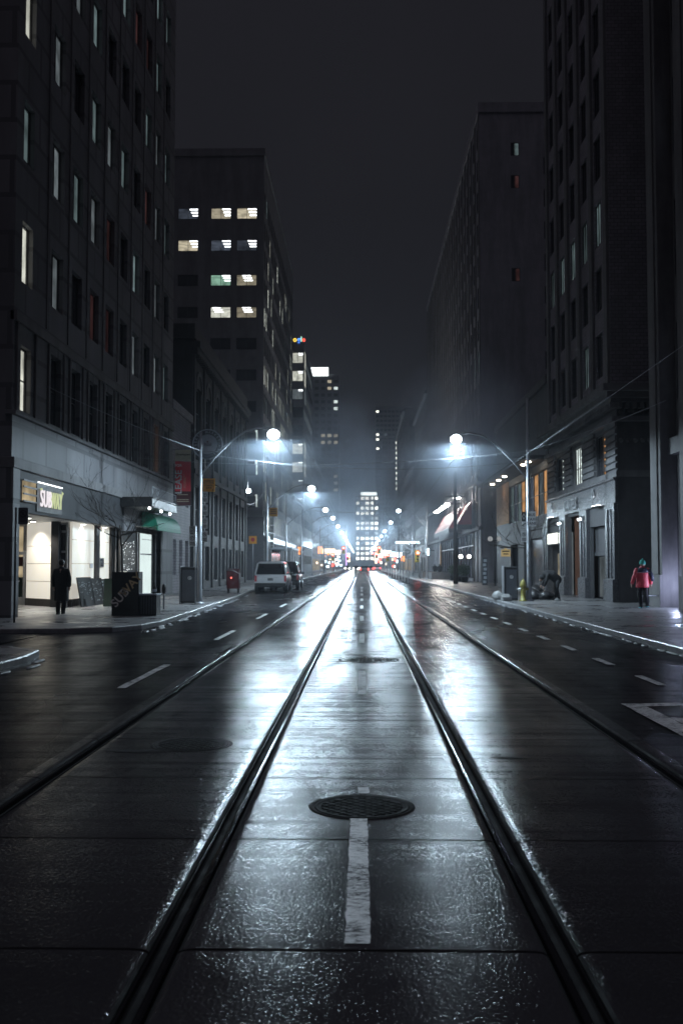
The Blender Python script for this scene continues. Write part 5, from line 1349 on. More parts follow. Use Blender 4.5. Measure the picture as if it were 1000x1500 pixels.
# shop signs far up the street
for k, (x, y, z, w, h, mt, lb) in enumerate(((-10, 165, 3.3, .7, 1.2, 'orange_glow', 'small orange lit sign near the left pedestrian shelter'), (-9.4, 232, 4.2, 1.0, 1.6, 'orange_glow', 'orange diamond-shaped lit sign up the left side'),
        (-9.0, 270, 4.6, 4, 1.3, 'warm_glow', 'wide warm lit shop sign on the left'), (-9, 340, 5, 4, 1.6, 'warm_glow', 'wide warm lit sign before the purple neon'), (-8.5, 420, 4.5, 4, 2, 'cool_glow', 'cool white lit sign past the purple neon'),
        (9.5, 300, 4.0, 2.5, 1.4, 'cool_glow', 'cool white lit sign on the right past the first crossing'), (8.8, 240, 3.4, 1.2, 1.2, 'cool_glow', 'small square white lit sign on the right'), (9, 360, 5, 5, 1.7, 'cool_glow', 'wide pale lit sign on the far right side'), (8.6, 190, 5.6, 4.6, .35, 'cool_glow', 'thin pale lit street name sign by the first crossing'),
        (9, 225, 2.4, .8, 1.2, 'orange_glow', 'orange lit sign low on the right pavement'), (-8.8, 500, 5, 6, 2.5, 'warm_glow', 'warm lit frontage sign furthest up the left'), (8.6, 480, 5, 5, 2.5, 'warm_glow', 'warm lit frontage sign furthest up the right'),
        (9.6, 150, 3.0, .5, 1.0, 'cool_glow', 'small pale lit sign beside the planters'))):
    t = thing('shop_sign', lb, 'sign', (x, y, z), 'lit shop signs far up the street')
    mb = MB(); mb.box(x - w / 2, x + w / 2, y, y + .2, z, z + h); obj('lit_face', mb, mt, t, bevel=.05)
    mb = MB(); s = -1 if x < 0 else 1; mb.tube([(x, y + .25, z + h * .7), (s * 10.7, y + .25, z + h * .7)], .06, 6); mb.box(x - w / 2 - .05, x + w / 2 + .05, y + .21, y + .3, z - .05, z + h + .05); obj('bracket', mb, 'blackmetal', t)
rc = random.Random(21)
for k in range(54):
    y = rc.uniform(215, 600); s = rc.choice((-1, 1)); x = s * rc.uniform(6.9, 10.2); z = rc.uniform(1.2, 7.5) * (y / 420); w = rc.uniform(.35, .9) * y / 330; h = rc.uniform(.4, 1.0) * y / 330
    mt = rc.choice(('warm_glow', 'cool_glow', 'orange_glow', 'warm_glow', 'brake', 'cool_glow'))
    t = thing('shop_sign', 'tiny glowing sign in the dense cluster of lights at the far street end', 'sign', (x, y, z), 'tiny signs at the far street end')
    mb = MB(); mb.box(x - w / 2, x + w / 2, y, y + .2, z, z + h); obj('lit_face', mb, mt, t)
    mb = MB(); mb.box(*sorted((x, s * 10.8)), y + .22, y + .3, z + h * .4, z + h * .5); obj('bracket', mb, 'blackmetal', t)
# low planters on the right pavement
def planter(x0, x1, y0, y1, label):
    t = thing('stone_planter', label, 'planter', ((x0 + x1) / 2, (y0 + y1) / 2, 0), 'stone planters on the right pavement')
    mb = MB(); mb.box(x0, x1, y0, y1, 0, .75); obj('trough', mb, 'limestone', t, bevel=.03)
    mb = MB(); mb.box(x0 + .08, x1 - .08, y0 + .08, y1 - .08, .76, .78); obj('soil', mb, 'groove', t)
planter(7.6, 9.6, 112, 118, 'stone planter nearest the two far pedestrians'); planter(7.4, 9.0, 125, 134, 'stone planter behind the nearest one')
# shrubs beneath the awning
def shrub(x, y, r, label):
    t = thing('potted_shrub', label, 'shrub', (x, y, 0), 'potted shrubs under the awnings')
    mb = MB(); mb.lathe((x, y, 0), [(.28, 0), (.36, .5), (.38, .52)], 12); obj('pot', mb, 'blackmetal', t)
    mb = MB()
    for k in range(420):
        a = Vector((random.gauss(0, 1), random.gauss(0, 1), random.gauss(0, 1))).normalized() * r * random.uniform(.35, 1) ** .6
        c = Vector((x, y, .55 + r)) + a; n = Vector((random.uniform(-1, 1), random.uniform(-1, 1), random.uniform(-1, 1))).normalized(); u = n.orthogonal().normalized() * .09; v = n.cross(u).normalized() * .05
        mb.quad([c - u, c + v, c + u, c - v])
    obj('foliage', mb, 'shrub', t)
for k, y in enumerate((93, 97, 101, 105)): shrub(9.3, y, .55, ['potted shrub nearest the column sign', 'second potted shrub under the short awning', 'third potted shrub between the awnings', 'potted shrub nearest the long awning'][k])
# rubbish
def bag(x, y, r, h, label, mat='bag', seed=0):
    t = random.Random(seed); mb = MB(); rings = []
    for i in range(7):
        u = i / 6; rr = r * (math.sin(PI * min(.98, u * .8 + .2)) ** .6) * (1 if u < .85 else .4)
        rings.append([(x + rr * math.cos(a) * t.uniform(.8, 1.15), y + rr * math.sin(a) * t.uniform(.8, 1.15), u * h) for a in [2 * PI * k / 14 for k in range(14)]])
    mb.loft(rings); return tag(obj('rubbish_bag', mb, mat), label, 'rubbish bag', 'rubbish on the right kerb')
bag(7.75, 46.6, .42, .5, 'black rubbish bag right of the near right lamp post', seed=1)
bag(8.25, 46.3, .38, .42, 'black rubbish bag at the feet of the crouching person', seed=2)
bag(7.95, 47.2, .4, .66, 'taller black rubbish bag behind the other two', seed=3)
bag(6.02, 45.7, .24, .42, 'pale crumpled paper bag left of the right bin', 'paper', 4)
mb = MB(); mb.box(5.72 + .0, 6.12, 44.2 + .3, 44.75, .01, .2)
t = thing('cardboard_box', 'flattened pale carton on the kerb before the right bin', 'carton', (6.1, 44.5, 0)); mb = MB(); mb.xbox(T(6.32 - .15, 44.1, .12) @ RZ(.3), .2, .16, .11); obj('body', mb, 'paper', t, bevel=.01); mb = MB(); mb.xbox(T(6.12, 43.95, .25) @ RZ(.3) @ RX(.9), .19, .09, .004); obj('flap', mb, 'paper', t)
bag(5.98 + .35, 45.2, .2, .3, 'small black bag squeezed against the right bin', seed=7)

# tram stop shelter on the left far
t = thing('shelter', 'glazed street shelter with pale posts on the left pavement', 'shelter', (-9, 118, 0))
mb = MB(); mb.box(-10.0, -7.6, 112, 124, 3.3, 3.5); obj('roof', mb, 'signgrey', t)
mb = MB(); [mb.box(x - .06, x + .06, y - .06, y + .06, 0, 3.3) for x in (-9.9, -7.7) for y in (112.1, 116, 120, 123.9)]; obj('post', mb, 'alu', t)
mb = MB(); mb.box(-9.9, -9.86, 112.2, 123.8, .4, 2.9); obj('glass_panel', mb, 'glass', t)
mb = MB(); mb.box(-9.8, -7.7, 111.98, 112.03, .0, .9); obj('low_wall', mb, 'limestone', t)

# ------------------------------------------------------------------ bare trees
def bare_tree(x, y, h, label, seed, lean=(0, 0), spread=1., r0=.07, name='bare_tree'):
    rr = random.Random(seed); t = thing(name, label, 'tree', (x, y, 0), 'bare street trees'); trunk = MB(); br = MB()
    top = Vector((x + lean[0], y + lean[1], h * .55))
    pts = [Vector((x, y, 0)), Vector((x + lean[0] * .3, y, h * .2)), Vector((x + lean[0] * .6, y + lean[1] * .5, h * .4)), top]
    trunk.tube(pts, [r0, r0 * .85, r0 * .75, r0 * .6], 9); obj('trunk', trunk, 'bark', t)
    def grow(p, d, l, r, lvl):
        q = [p]; dd = d.normalized(); rs = [r]
        for i in range(4):
            dd = (dd + Vector((rr.uniform(-.25, .25), rr.uniform(-.25, .25), rr.uniform(-.12, .2)))).normalized(); q.append(q[-1] + dd * l / 4); rs.append(r * (1 - .16 * (i + 1)))
        br.tube(q, rs, 5 if lvl < 2 else 3, cap=False)
        if lvl < 4:
            for _ in range(3 if lvl < 3 else 2):
                i = rr.randint(1, 4); nd = (dd + Vector((rr.uniform(-1, 1), rr.uniform(-1, 1), rr.uniform(-.35, .8))) * 1.0).normalized()
                grow(q[i], nd, l * rr.uniform(.5, .8), r * .55, lvl + 1)
    for k in range(6):
        a = 2 * PI * k / 6 + rr.uniform(-.3, .3); grow(pts[2].lerp(top, rr.random()), Vector((math.cos(a) * spread, math.sin(a) * spread, rr.uniform(.2, 1.0))), h * .3, r0 * .5, 0)
    obj('crown', br, 'bark', t, fixn=False)
bare_tree(-8.15, 35.5, 5.4, 'leaning bare young tree before the dark canopy', 3, (-.5, 1.0), 1.4, .055)
bare_tree(9.2, 57, 6.2, 'bare tree spreading before the amber windows', 8, (-.2, 0), 1.2)
bare_tree(9.4, 260, 22, 'tall bare tree up the right side near the dark block', 4, (0, 0), 1., .3)
bare_tree(-8.6, 145, 7, 'bare tree on the left pavement near the shelter', 5, (0, 0), 1.2, .1)
bare_tree(8.6, 172, 9, 'bare tree on the right pavement by the first crossing', 6, (0, 0), 1.2, .12)

# ------------------------------------------------------------------ cars
def car_shape(paint, name, label, x, y, W=1.0, H=1.86, L=4.95, lights=None, plate=True, seg=True):
    t = thing(name, label, 'car', (x, y, ZR), 'cars on the street')
    def P(px, py, pz): return (x + px, y + py, ZR + pz)
    def ring(yy, w, zb, zt, ins=.0):
        r = [(.0, zb), (.80, zb), (.93, zb + .10), (.985, zb + .32), (1.0, zb + .5), (.985, zt - .14), (.94, zt - .03), (.86, zt), (0, zt + .02)]
        a = [P(px * w, yy, pz) for px, pz in r]; b = [P(-px * w, yy, pz) for px, pz in reversed(r[1:-1])]; return a + b
    mb = MB()
    st = [(0.0, W * .94, .48, 1.04), (.06, W * .975, .36, 1.07), (.3, W, .32, 1.10), (1.0, W, .30, 1.10), (2.4, W, .30, 1.10), (3.4, W, .30, 1.08), (3.7, W, .3, 1.06), (4.5, W * .97, .32, .98), (L - .12, W * .92, .38, .90), (L, W * .84, .46, .78)]
    mb.loft([ring(*s) for s in st]); b = obj('body', mb, paint, t)
    mb = MB()   # cabin
    def cr(z, y0, y1, w, k=.12):
        return [P(-w + k, y0, z), P(w - k, y0, z), P(w, y0 + k, z), P(w, y1 - k, z), P(w - k, y1, z), P(-w + k, y1, z), P(-w, y1 - k, z), P(-w, y0 + k, z)]
    mb.loft([cr(1.09, .10, 3.55, W * .93), cr(1.5, .24, 3.15, W * .86), cr(H - .10, .42, 2.75, W * .78)], smooth=False); obj('cabin', mb, 'carglass', t)
    mb = MB(); mb.loft([cr(H - .12, .36, 2.8, W * .795), cr(H - .05, .34, 2.78, W * .79), cr(H, .5, 2.6, W * .70)], smooth=False); obj('roof', mb, paint, t)
    for s in (-1, 1):
        mb = MB(); mb.tube([P(s * W * .925, .17, 1.08), P(s * W * .80, .40, H - .1)], .055, 6); mb.tube([P(s * W * .93, 3.5, 1.08), P(s * W * .79, 2.75, H - .1)], .045, 6); mb.tube([P(s * W * .935, 1.9, 1.08), P(s * W * .80, 1.85, H - .1)], .03, 6); obj('pillar', mb, paint, t)
    mb = MB(); mb.box(x - W * .80, x + W * .80, y - .025, y + .02, ZR + .62, ZR + 1.0); tgt = obj('tailgate', mb, paint, t, bevel=.015)
    mb = MB(); mb.box(x - W * .78, x + W * .78, y - .034, y - .0255, ZR + .985, ZR + 1.0); mb.box(x - W * .5, x + W * .5, y - .04, y - .026, ZR + .90, ZR + .925); obj('trim', mb, 'alu', tgt)
    if plate: mb = MB(); mb.box(x - .17, x + .17, y - .04, y - .026, ZR + .72, ZR + .86); pl = obj('plate', mb, 'ink', t); mb = text_mb('BKTR 482', .075, .001, .01).moved(T(x, y - .043, ZR + .79) @ SOUTH); obj('lettering', mb, 'signgrey', pl)
    mb = MB(); mb.box(x - W * .93, x + W * .93, y - .07, y + .05, ZR + .34, ZR + .56); obj('bumper', mb, 'blackmetal', t, bevel=.03)
    mb = MB(); mb.box(x - W * .96, x + W * .96, y - .062, y + .05, ZR + .563, ZR + .615); obj('bumper_trim', mb, paint, t, bevel=.015)
    for s in (-1, 1):
        mb = MB(); mb.box(*sorted((x + s * W * .82, x + s * W * .955)), y - .028, y + .12, ZR + .66, ZR + 1.02); obj('tail_light', mb, lights or 'taillens', t, bevel=.02)
    for s in (-1, 1):
        mb = MB(); mb.ball(P(s * W * 1.08, 2.85, 1.12), .13, 10, 6, sq=(.9, .6, .75)); mb.tube([P(s * W * .93, 2.9, 1.08), P(s * W * 1.05, 2.87, 1.1)], .03, 5); obj('mirror', mb, 'blackmetal', t)
        for yy in (.9, 3.95):
            mb = MB(); mb.tube([P(s * W * .74, yy, .37), P(s * W * .985, yy, .37)], .37, 22); wh = obj('wheel', mb, 'rubber', t)
            mb = MB(); mb.tube([P(s * W * .98, yy, .37), P(s * W * .995, yy, .37)], .25, 22)
            for k in range(5): a = 2 * PI * k / 5; mb.tube([P(s * W * 1.0, yy, .37), P(s * W * 1.0, yy + .23 * math.cos(a), .37 + .23 * math.sin(a))], .028, 5)
            obj('rim', mb, 'alu', wh)
            mb = MB(); mb.tube([P(s * W * .80, yy, .37), P(s * W * 1.003, yy, .37)], .405, 22, cap=False); obj('wheel_arch', mb, 'blackmetal', t)
    return t
car_shape('silver', 'parked_suv', 'silver off-road car parked at the left kerb, tailgate to the camera', -5.5, 61.8)
car_shape('blackcar', 'parked_suv', 'black off-road car parked in front of the silver one', -5.2, 68.9, H=1.9)
for k, (x, y, m, l, lb) in enumerate(((.6, 214, 'blackcar', 'brake', 'dark car with red brake lights waiting at the first crossing'), (1.9, 246, 'blackcar', 'brake', 'second dark car with red brake lights further up'), (4.6, 300, 'silver', 'brake', 'pale car with red brake lights in the far right lane'))):
    car_shape(m, 'car', lb, x, y, W=.9, H=1.5, lights=l)
for k, (x, y, lb) in enumerate(((-1.6, 282, 'oncoming car with bright headlights on the left tram track'), (-4.6, 330, 'oncoming car with bright headlights in the far left lane'), (-1.6, 372, 'oncoming car with bright headlights furthest away'))):
    t = thing('car', lb, 'car', (x, y, ZR), 'oncoming cars')
    mb = MB(); mb.loft([[(x - .85, y, .25), (x + .85, y, .25), (x + .9, y, .6), (x + .8, y, .8), (x - .8, y, .8), (x - .9, y, .6)], [(x - .9, y + 1.2, .15), (x + .9, y + 1.2, .15), (x + .93, y + 1.2, .6), (x + .85, y + 1.2, .95), (x - .85, y + 1.2, .95), (x - .93, y + 1.2, .6)], [(x - .9, y + 4.4, .2), (x + .9, y + 4.4, .2), (x + .9, y + 4.4, .6), (x + .8, y + 4.4, .95), (x - .8, y + 4.4, .95), (x - .9, y + 4.4, .6)]], smooth=False); obj('body', mb, 'blackcar', t)
    mb = MB(); mb.loft([[(x - .8, y + 1.1, .93), (x + .8, y + 1.1, .93), (x + .8, y + 4.1, .93), (x - .8, y + 4.1, .93)], [(x - .62, y + 1.9, 1.38), (x + .62, y + 1.9, 1.38), (x + .62, y + 3.5, 1.38), (x - .62, y + 3.5, 1.38)]], smooth=False); obj('cabin', mb, 'carglass', t)
    for s in (-1, 1): mb = MB(); mb.ball((x + s * .65, y, .58), .13, 10, 6); obj('headlight', mb, 'headlight', t)
    for s in (-1, 1):
        for yy in (.9, 3.5): mb = MB(); mb.tube([(x + s * .7, y + yy, .22), (x + s * .9, y + yy, .22)], .32, 16); obj('wheel', mb, 'rubber', t)

# ------------------------------------------------------------------ people
def limb(mb, pts, rs, n=12):
    mb.tube(pts, rs, n)
    for p, r in zip(pts, rs): mb.ball(p, r * .99, 12, 8)
def hand(mb, wrist, d, side, fwd):
    d = Vector(d).normalized(); side = Vector(side).normalized(); w = Vector(wrist)
    palm = w + d * .05
    mb.ball(palm, .042, 10, 8, sq=(.9, 1.0, 1.1)); 
    for k in range(4):
        b = w + d * .085 + side * (.026 * (k - 1.5)); l = (.06, .075, .07, .055)[k]
        mb.tube([b, b + d * l * .55, b + d * l * .85 + Vector(fwd) * .02], [.012, .011, .009], 6)
    b = w + d * .035 + side * .04; mb.tube([b, b + side * .02 + d * .03, b + side * .022 + d * .06 + Vector(fwd) * .015], [.013, .012, .010], 6)
def remesh(o, v=.013, sm=4):
    r = o.modifiers.new('one surface', 'REMESH'); r.mode = 'VOXEL'; r.voxel_size = v; r.use_smooth_shade = True
    s = o.modifiers.new('smooth', 'SMOOTH'); s.iterations = sm; s.factor = .5
def head(mb, c, fwd, s=1.):
    c = Vector(c); f = Vector(fwd).normalized(); side = f.cross(Vector((0, 0, 1)))
    mb.ball(c, .098 * s, 16, 12, sq=(.86, .95, 1.18)); mb.ball(c + f * .045 * s - Vector((0, 0, .06 * s)), .062 * s, 12, 8)
    mb.tube([c + f * .09 * s + Vector((0, 0, .015)), c + f * .118 * s - Vector((0, 0, .02))], [.010, .017], 8)
    for q in (-1, 1): mb.ball(c + side * q * .086 * s - Vector((0, 0, .01)), .03 * s, 8, 6, sq=(.5, .8, 1.1)); mb.ball(c + f * .083 * s + side * q * .032 * s + Vector((0, 0, .012)), .013 * s, 6, 5)
    mb.box(*sorted((c.x - .022, c.x + .022)), *sorted((c.y + f.y * .09, c.y + f.y * .103)), c.z - .062, c.z - .052) if abs(f.y) > .5 else None

def ering(cx, cy, z, rx, ry, n=20): return [(cx + rx * math.cos(2 * PI * k / n), cy + ry * math.sin(2 * PI * k / n), z) for k in range(n)]
# person in a long dark coat, walking away
px, py = -9.4, 32.0
t = thing('person', 'person in a long black coat walking past the lit shop', 'person', (px, py, 0))
mb = MB()
head(mb, (px - .01, py + .05, 1.60), (0, 1, 0)); limb(mb, [(px, py + .02, 1.36), (px - .005, py + .04, 1.50)], [.07, .058])
limb(mb, [(px, py, .95), (px, py, 1.15), (px, py + .01, 1.34)], [.15, .15, .15])
limb(mb, [(px - .10, py, .92), (px - .12, py + .10, .50), (px - .11, py + .05, .09)], [.09, .065, .045]); limb(mb, [(px + .10, py, .92), (px + .12, py - .06, .50), (px + .12, py - .20, .12)], [.09, .065, .045])
for s, wy in ((-1, .08), (1, -.08)):
    limb(mb, [(px + s * .19, py, 1.38), (px + s * .25, py + wy * .3, 1.12), (px + s * .26, py + wy + .04, .88)], [.055, .045, .032]); hand(mb, (px + s * .26, py + wy + .04, .87), (0, .1, -1), (0, 1, 0), (0, .5, 0))
b = obj('body', mb, 'skin', t); remesh(b)
mb = MB()   # long coat with sleeves
mb.loft([ering(px, py, z, rx, ry) for z, rx, ry in ((.42, .235, .20), (.60, .225, .185), (.85, .205, .165), (1.05, .195, .15), (1.22, .215, .15), (1.36, .22, .135), (1.43, .16, .105), (1.47, .085, .085), (1.51, .075, .075))])
for s, wy in ((-1, .08), (1, -.08)): limb(mb, [(px + s * .185, py, 1.37), (px + s * .26, py + wy * .3, 1.12), (px + s * .27, py + wy + .03, .91)], [.075, .066, .058])
c = obj('coat', mb, 'coat', t); remesh(c, .016, 3)
mb = MB()
limb(mb, [(px - .10, py, .75), (px - .12, py + .08, .48), (px - .11, py + .05, .10)], [.10, .082, .066]); limb(mb, [(px + .10, py, .75), (px + .12, py - .05, .48), (px + .12, py - .19, .12)], [.10, .082, .066]); obj('trousers', mb, 'coat', t)
for s, yy, zz in ((-1, .05, 0), (1, -.18, .03)): mb = MB(); mb.loft([ering(px + s * .115, py + yy + .04, z + zz, rx, ry, 14) for z, rx, ry in ((.0, .05, .14), (.03, .054, .145), (.07, .05, .12), (.12, .045, .06))]); obj('shoe', mb, 'rubber', t)
mb = MB(); mb.ball((px - .01, py + .035, 1.625), .105, 16, 10, sq=(.88, .96, 1.05)); h = obj('hair', mb, surf('dark hair', (.02, .017, .015), (.03, .025, .02), .6, scale=40, bump=.5), t)

# person in the red jacket
px, py = 10.1, 37.2
t = thing('person', 'person in a bright red jacket and teal hat walking away at the right', 'person', (px, py, 0))
mb = MB(); head(mb, (px + .02, py + .03, 1.60), (0, 1, 0)); limb(mb, [(px, py, 1.36), (px + .01, py + .02, 1.5)], [.07, .055]); limb(mb, [(px, py, .95), (px, py, 1.15), (px, py, 1.34)], [.15, .14, .15])
LG = (((px - .09, py, .92), (px - .08, py + .12, .52), (px - .06, py + .02, .10)), ((px + .09, py, .92), (px + .10, py - .02, .5), (px + .12, py - .16, .14)))
for l in LG: limb(mb, l, [.09, .065, .045])
AR = ((-1, ((px - .20, py, 1.37), (px - .31, py - .02, 1.10), (px - .36, py + .08, .87))), (1, ((px + .20, py, 1.37), (px + .30, py, 1.10), (px + .31, py + .02, .86))))
for s, a in AR: limb(mb, a, [.055, .045, .032]); hand(mb, a[2], (s * .05, .1, -1), (0, 1, 0), (0, .4, 0))
b = obj('body', mb, 'skin', t); remesh(b)
mb = MB(); mb.loft([ering(px, py, z, rx, ry) for z, rx, ry in ((.74, .235, .17), (.80, .24, .175), (.95, .225, .165), (1.10, .21, .155), (1.25, .225, .155), (1.36, .22, .14), (1.42, .16, .11), (1.47, .09, .09), (1.50, .085, .085))])
for s, a in AR: limb(mb, [a[0], a[1], (a[1][0] * .25 + a[2][0] * .75, a[1][1] * .25 + a[2][1] * .75, a[1][2] * .15 + a[2][2] * .85)], [.082, .070, .060])
j = obj('jacket', mb, 'redjacket', t); remesh(j, .015, 2)
mb = MB(); mb.loft([ering(px, py, z, rx, ry) for z, rx, ry in ((1.29, .228, .166), (1.36, .228, .155), (1.425, .17, .122), (1.462, .1, .1))])
mb.tube([(px + .20, py - .02, 1.39), (px + .33, py - .03, 1.12), (px + .345, py + .0, .98)], [.088, .076, .068], 12); obj('yoke', mb, 'navy', j)
mb = MB(); mb.box(px - .235, px + .235, py - .165, py - .155, 1.27, 1.285); obj('reflective_band', mb, 'alu', j)
mb = MB()
for l in LG: limb(mb, l, [.115, .088, .066])
mb.ball((px, py, .88), .17, 14, 8, sq=(1.05, .8, .8)); obj('trousers', mb, 'coat', t)
for k, l in enumerate(LG):
    mb = MB(); x_, y_, z_ = l[2]; z0 = z_ - .10 if k else 0
    mb.loft([ering(x_, y_ + .05, z0 + z, rx, ry, 14) for z, rx, ry in ((.0, .05, .14), (.03, .054, .145), (.07, .05, .12), (.12, .046, .06))]); s = obj('shoe', mb, 'rubber', t)
    mb = MB(); mb.loft([ering(x_, y_ + .05, z0 + z, rx, ry, 14) for z, rx, ry in ((.005, .055, .147), (.035, .058, .149))]); obj('sole', mb, surf('cyan sole', (.1, .5, .6), (.1, .4, .5), .5), s)
mb = MB(); mb.lathe((px + .02, py + .03, 1.60), [(.104, -.03), (.110, 0), (.108, .05), (.092, .10), (.06, .135), (.02, .15)], 18); mb.ball((px + .02, py + .03, 1.765), .03); obj('hat', mb, 'teal', t)

# person bent over the bags
px, py = 8.62, 45.6
t = thing('person', 'person in dark clothes bending over black bags beside the lamp post', 'person', (px, py, 0))
mb = MB(); H0 = (px, py, .88)
limb(mb, [H0, (px - .22, py, 1.08), (px - .44, py, 1.14)], [.15, .15, .15]); limb(mb, [(px - .46, py, 1.14), (px - .58, py - .01, 1.06)], [.065, .055]); head(mb, (px - .68, py - .01, .98), (-.8, 0, -.6))
BL = (((px + .02, py - .09, .88), (px - .04, py - .11, .50), (px + .06, py - .11, .09)), ((px + .02, py + .09, .88), (px + .0, py + .11, .48), (px - .02, py + .11, .09)))
for l in BL: limb(mb, l, [.09, .065, .045])
BA = (((px - .42, py - .19, 1.12), (px - .50, py - .22, .85), (px - .60, py - .16, .62)), ((px - .42, py + .19, 1.12), (px - .52, py + .2, .86), (px - .66, py + .12, .66)))
for a in BA: limb(mb, a, [.055, .045, .032]); hand(mb, a[2], (-.4, 0, -.9), (0, 1, 0), (-.5, 0, 0))
b = obj('body', mb, 'skin', t); remesh(b)
mb = MB(); limb(mb, [(px + .03, py, .90), (px - .20, py, 1.10), (px - .44, py, 1.15)], [.20, .22, .19], 16)
for a in BA: limb(mb, [a[0], a[1], Vector(a[1]).lerp(Vector(a[2]), .85)], [.085, .072, .06])
j = obj('jacket', mb, 'coat', t); remesh(j, .016, 4)
mb = MB(); mb.ball((px - .665, py - .01, 1.0), .118, 14, 10); obj('hood', mb, 'coat', t)
mb = MB(); [limb(mb, l, [.115, .088, .068]) for l in BL]; obj('trousers', mb, 'coat', t)
for l in BL: mb = MB(); mb.loft([ering(l[2][0] - .05, l[2][1], z, rx, ry, 14) for z, rx, ry in ((.0, .14, .05), (.03, .145, .054), (.07, .12, .05), (.12, .06, .045))]); obj('shoe', mb, 'white' if l is BL[0] else 'rubber', t)
# two walkers far off
for k, (px, py, lb) in enumerate(((9.95, 140, 'left one of two dark walkers under the long awning'), (10.15 + .4, 139, 'right one of two dark walkers under the long awning'))):
    t = thing('person', lb, 'person', (px, py, 0), None); mb = MB(); head(mb, (px, py, 1.62), (0, 1, 0)); limb(mb, [(px, py, 1.36), (px, py, 1.5)], [.08, .06]); limb(mb, [(px, py, .92), (px, py, 1.2), (px, py, 1.36)], [.2, .21, .2])
    limb(mb, [(px - .1, py, .9), (px - .1, py + .15, .5), (px - .1, py + .05, .06)], [.11, .085, .06]); limb(mb, [(px + .1, py, .9), (px + .1, py - .1, .5), (px + .1, py - .25, .1)], [.11, .085, .06])
    for s in (-1, 1): limb(mb, [(px + s * .24, py, 1.36), (px + s * .3, py, 1.1), (px + s * .28, py + .1 * s, .85)], [.075, .065, .05]); hand(mb, (px + s * .28, py + .1 * s, .85), (0, 0, -1), (0, 1, 0), (0, .4, 0))
    b = obj('body', mb, 'coat', t); remesh(b, .02, 2)

# ------------------------------------------------------------------ air: even thin haze, drifting steam, and mist added for lamp halos
HAZE = .00035
m, nt, out = new_mat('thin night haze')
v = nt.nodes.new('ShaderNodeVolumePrincipled'); v.inputs['Density'].default_value = HAZE; v.inputs['Color'].default_value = (.8, .88, 1, 1); v.inputs['Anisotropy'].default_value = .8
link(nt, v.outputs[0], out.inputs['Volume']); M['haze'] = m
mb = MB(); mb.box(-200, 200, -30, 800, -1.4, 125); hz = obj('haze', mb, 'haze'); hz['kind'] = 'stuff'
def steam(name, c, r, dens, label, seed=0.):
    m, nt, out = new_mat('steam ' + name)
    v = nt.nodes.new('ShaderNodeVolumePrincipled'); v.inputs['Color'].default_value = (.72, .84, 1, 1); v.inputs['Anisotropy'].default_value = .35
    tc = nt.nodes.new('ShaderNodeTexCoord'); ln = nt.nodes.new('ShaderNodeVectorMath'); ln.operation = 'LENGTH'
    sc = nt.nodes.new('ShaderNodeVectorMath'); sc.operation = 'DIVIDE'; sc.inputs[1].default_value = r
    link(nt, tc.outputs['Object'], sc.inputs[0]); link(nt, sc.outputs[0], ln.inputs[0])
    fall = ramp(nt, ln.outputs['Value'], [(.15, 1.), (.98, 0.)])
    n = noise(nt, .16, 4, .62, sc=(1, .45, 1)); nn = ramp(nt, n, [(.38, 0.), (.72, 1.)])
    link(nt, mul(nt, mul(nt, fall, nn), dens), v.inputs['Density']); link(nt, v.outputs[0], out.inputs['Volume'])
    mb = MB(); mb.ball((0, 0, 0), 1, 24, 14, sq=r); o = obj('steam', mb, m, None, False); o.location = c; o['kind'] = 'stuff'; o['label'] = label
steam('right', (6.6, 76, 9.5), (6.0, 22, 7.5), .16, 'blue steam drifting past the ribbed tower')
steam('centre', (-3.5, 205, 18), (12, 60, 17), .07, 'pale steam rising over the far street')
steam('left', (-8.0, 118, 11), (5, 26, 9), .04, 'pale steam drifting by the left lamps')
steam('near left', (-3.8, 40.5, 6.8), (3.2, 3.2, 2.8), .03, 'thin mist added for the halo round the near left street lamp')  # from here on, mist volumes added to give the lamps their halos
steam('near right', (4.4, 44.4, 6.9), (3.4, 3.4, 2.9), .03, 'thin mist added for the halo round the near right street lamp')
steam('second left', (-3.8, 71.4, 7.0), (3.5, 4, 3), .03, 'thin mist added for the halo round the second left street lamp')
steam('left row', (-3.6, 175, 7.4), (5, 95, 5), .009, 'thin mist added for halos along the row of left street lamps')
steam('right row', (4.1, 185, 7.6), (5, 90, 5), .009, 'thin mist added for halos along the row of right street lamps')
steam('street end', (0, 380, 9), (14, 130, 14), .004, 'pale mist added for the glow at the far end of the street')  # volume added for the glow where the street ends

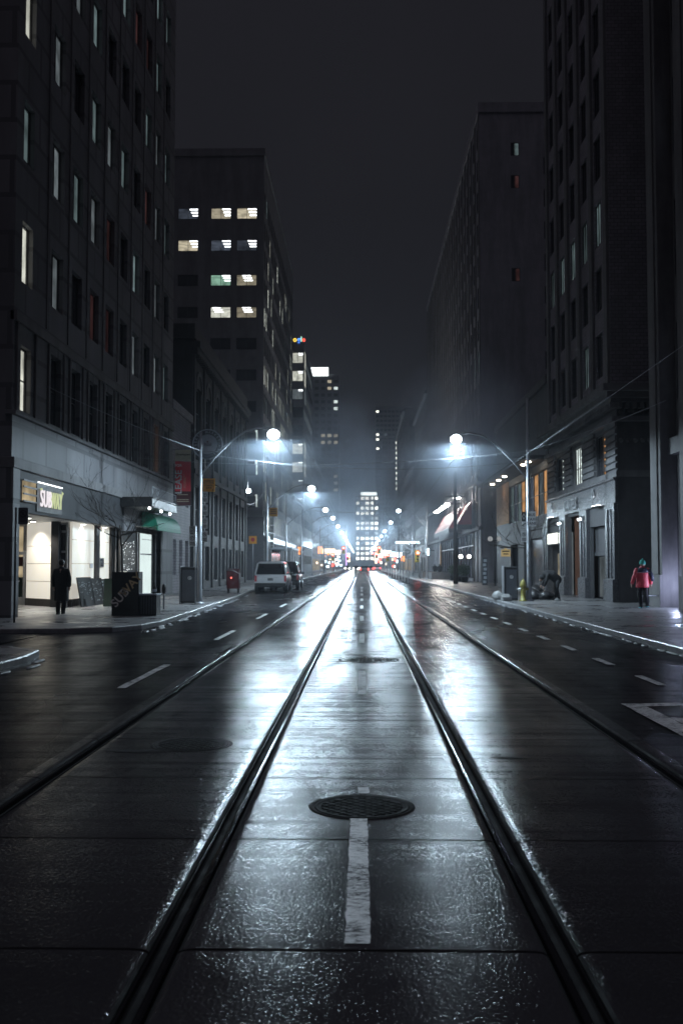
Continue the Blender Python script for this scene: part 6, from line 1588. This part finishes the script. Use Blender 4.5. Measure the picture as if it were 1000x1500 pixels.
# ------------------------------------------------------------------ world: dull night sky; added brightness overhead, out of view, lights the walls
w = bpy.data.worlds.new('World'); scene.world = w; w.use_nodes = True
nt = w.node_tree
for n in list(nt.nodes): nt.nodes.remove(n)
out = nt.nodes.new('ShaderNodeOutputWorld'); bg = nt.nodes.new('ShaderNodeBackground')
tc = nt.nodes.new('ShaderNodeTexCoord'); sp = nt.nodes.new('ShaderNodeSeparateXYZ'); link(nt, tc.outputs['Generated'], sp.inputs[0])
r = ramp(nt, sp.outputs[2], [(0., (.0125, .0128, .0158)), (.50, (.0108, .0106, .0132)), (.62, (.045, .043, .055)), (.85, (.30, .285, .35))])
wn = nt.nodes.new('ShaderNodeTexNoise'); wn.inputs['Scale'].default_value = 1.8; wn.inputs['Detail'].default_value = 5
link(nt, tc.outputs['Generated'], wn.inputs['Vector'])
r = mixc(nt, 1., r, ramp(nt, wn.outputs['Fac'], [(.3, .74), (.7, 1.04)]), 'MULTIPLY')   # uneven cloud glow
link(nt, r, bg.inputs['Color']); bg.inputs['Strength'].default_value = 1.0
link(nt, bg.outputs[0], out.inputs[0])

# ------------------------------------------------------------------ camera and render settings
cam = bpy.data.cameras.new('camera'); co = bpy.data.objects.new('camera', cam); COL.objects.link(co)
co.location = (0, 0, 1.54); co.rotation_euler = (R(90 + 2.98), 0, R(1.127))
cam.sensor_fit = 'VERTICAL'; cam.sensor_height = 36; cam.lens = 36; cam.clip_end = 3000; cam.clip_start = .05
cam.dof.use_dof = True; cam.dof.focus_distance = 13; cam.dof.aperture_fstop = 2.8
scene.camera = co
scene.view_settings.view_transform = 'Standard'; scene.view_settings.look = 'None'; scene.view_settings.exposure = 0; scene.view_settings.gamma = 1
cy = scene.cycles
cy.use_denoising = True
try: cy.denoiser = 'OPENIMAGEDENOISE'
except Exception: pass
cy.max_bounces = 6; cy.diffuse_bounces = 2; cy.glossy_bounces = 3; cy.transmission_bounces = 2; cy.volume_bounces = 0; cy.transparent_max_bounces = 6
cy.sample_clamp_indirect = 4.; cy.volume_max_steps = 96; cy.volume_step_rate = 2.
cy.use_adaptive_sampling = False
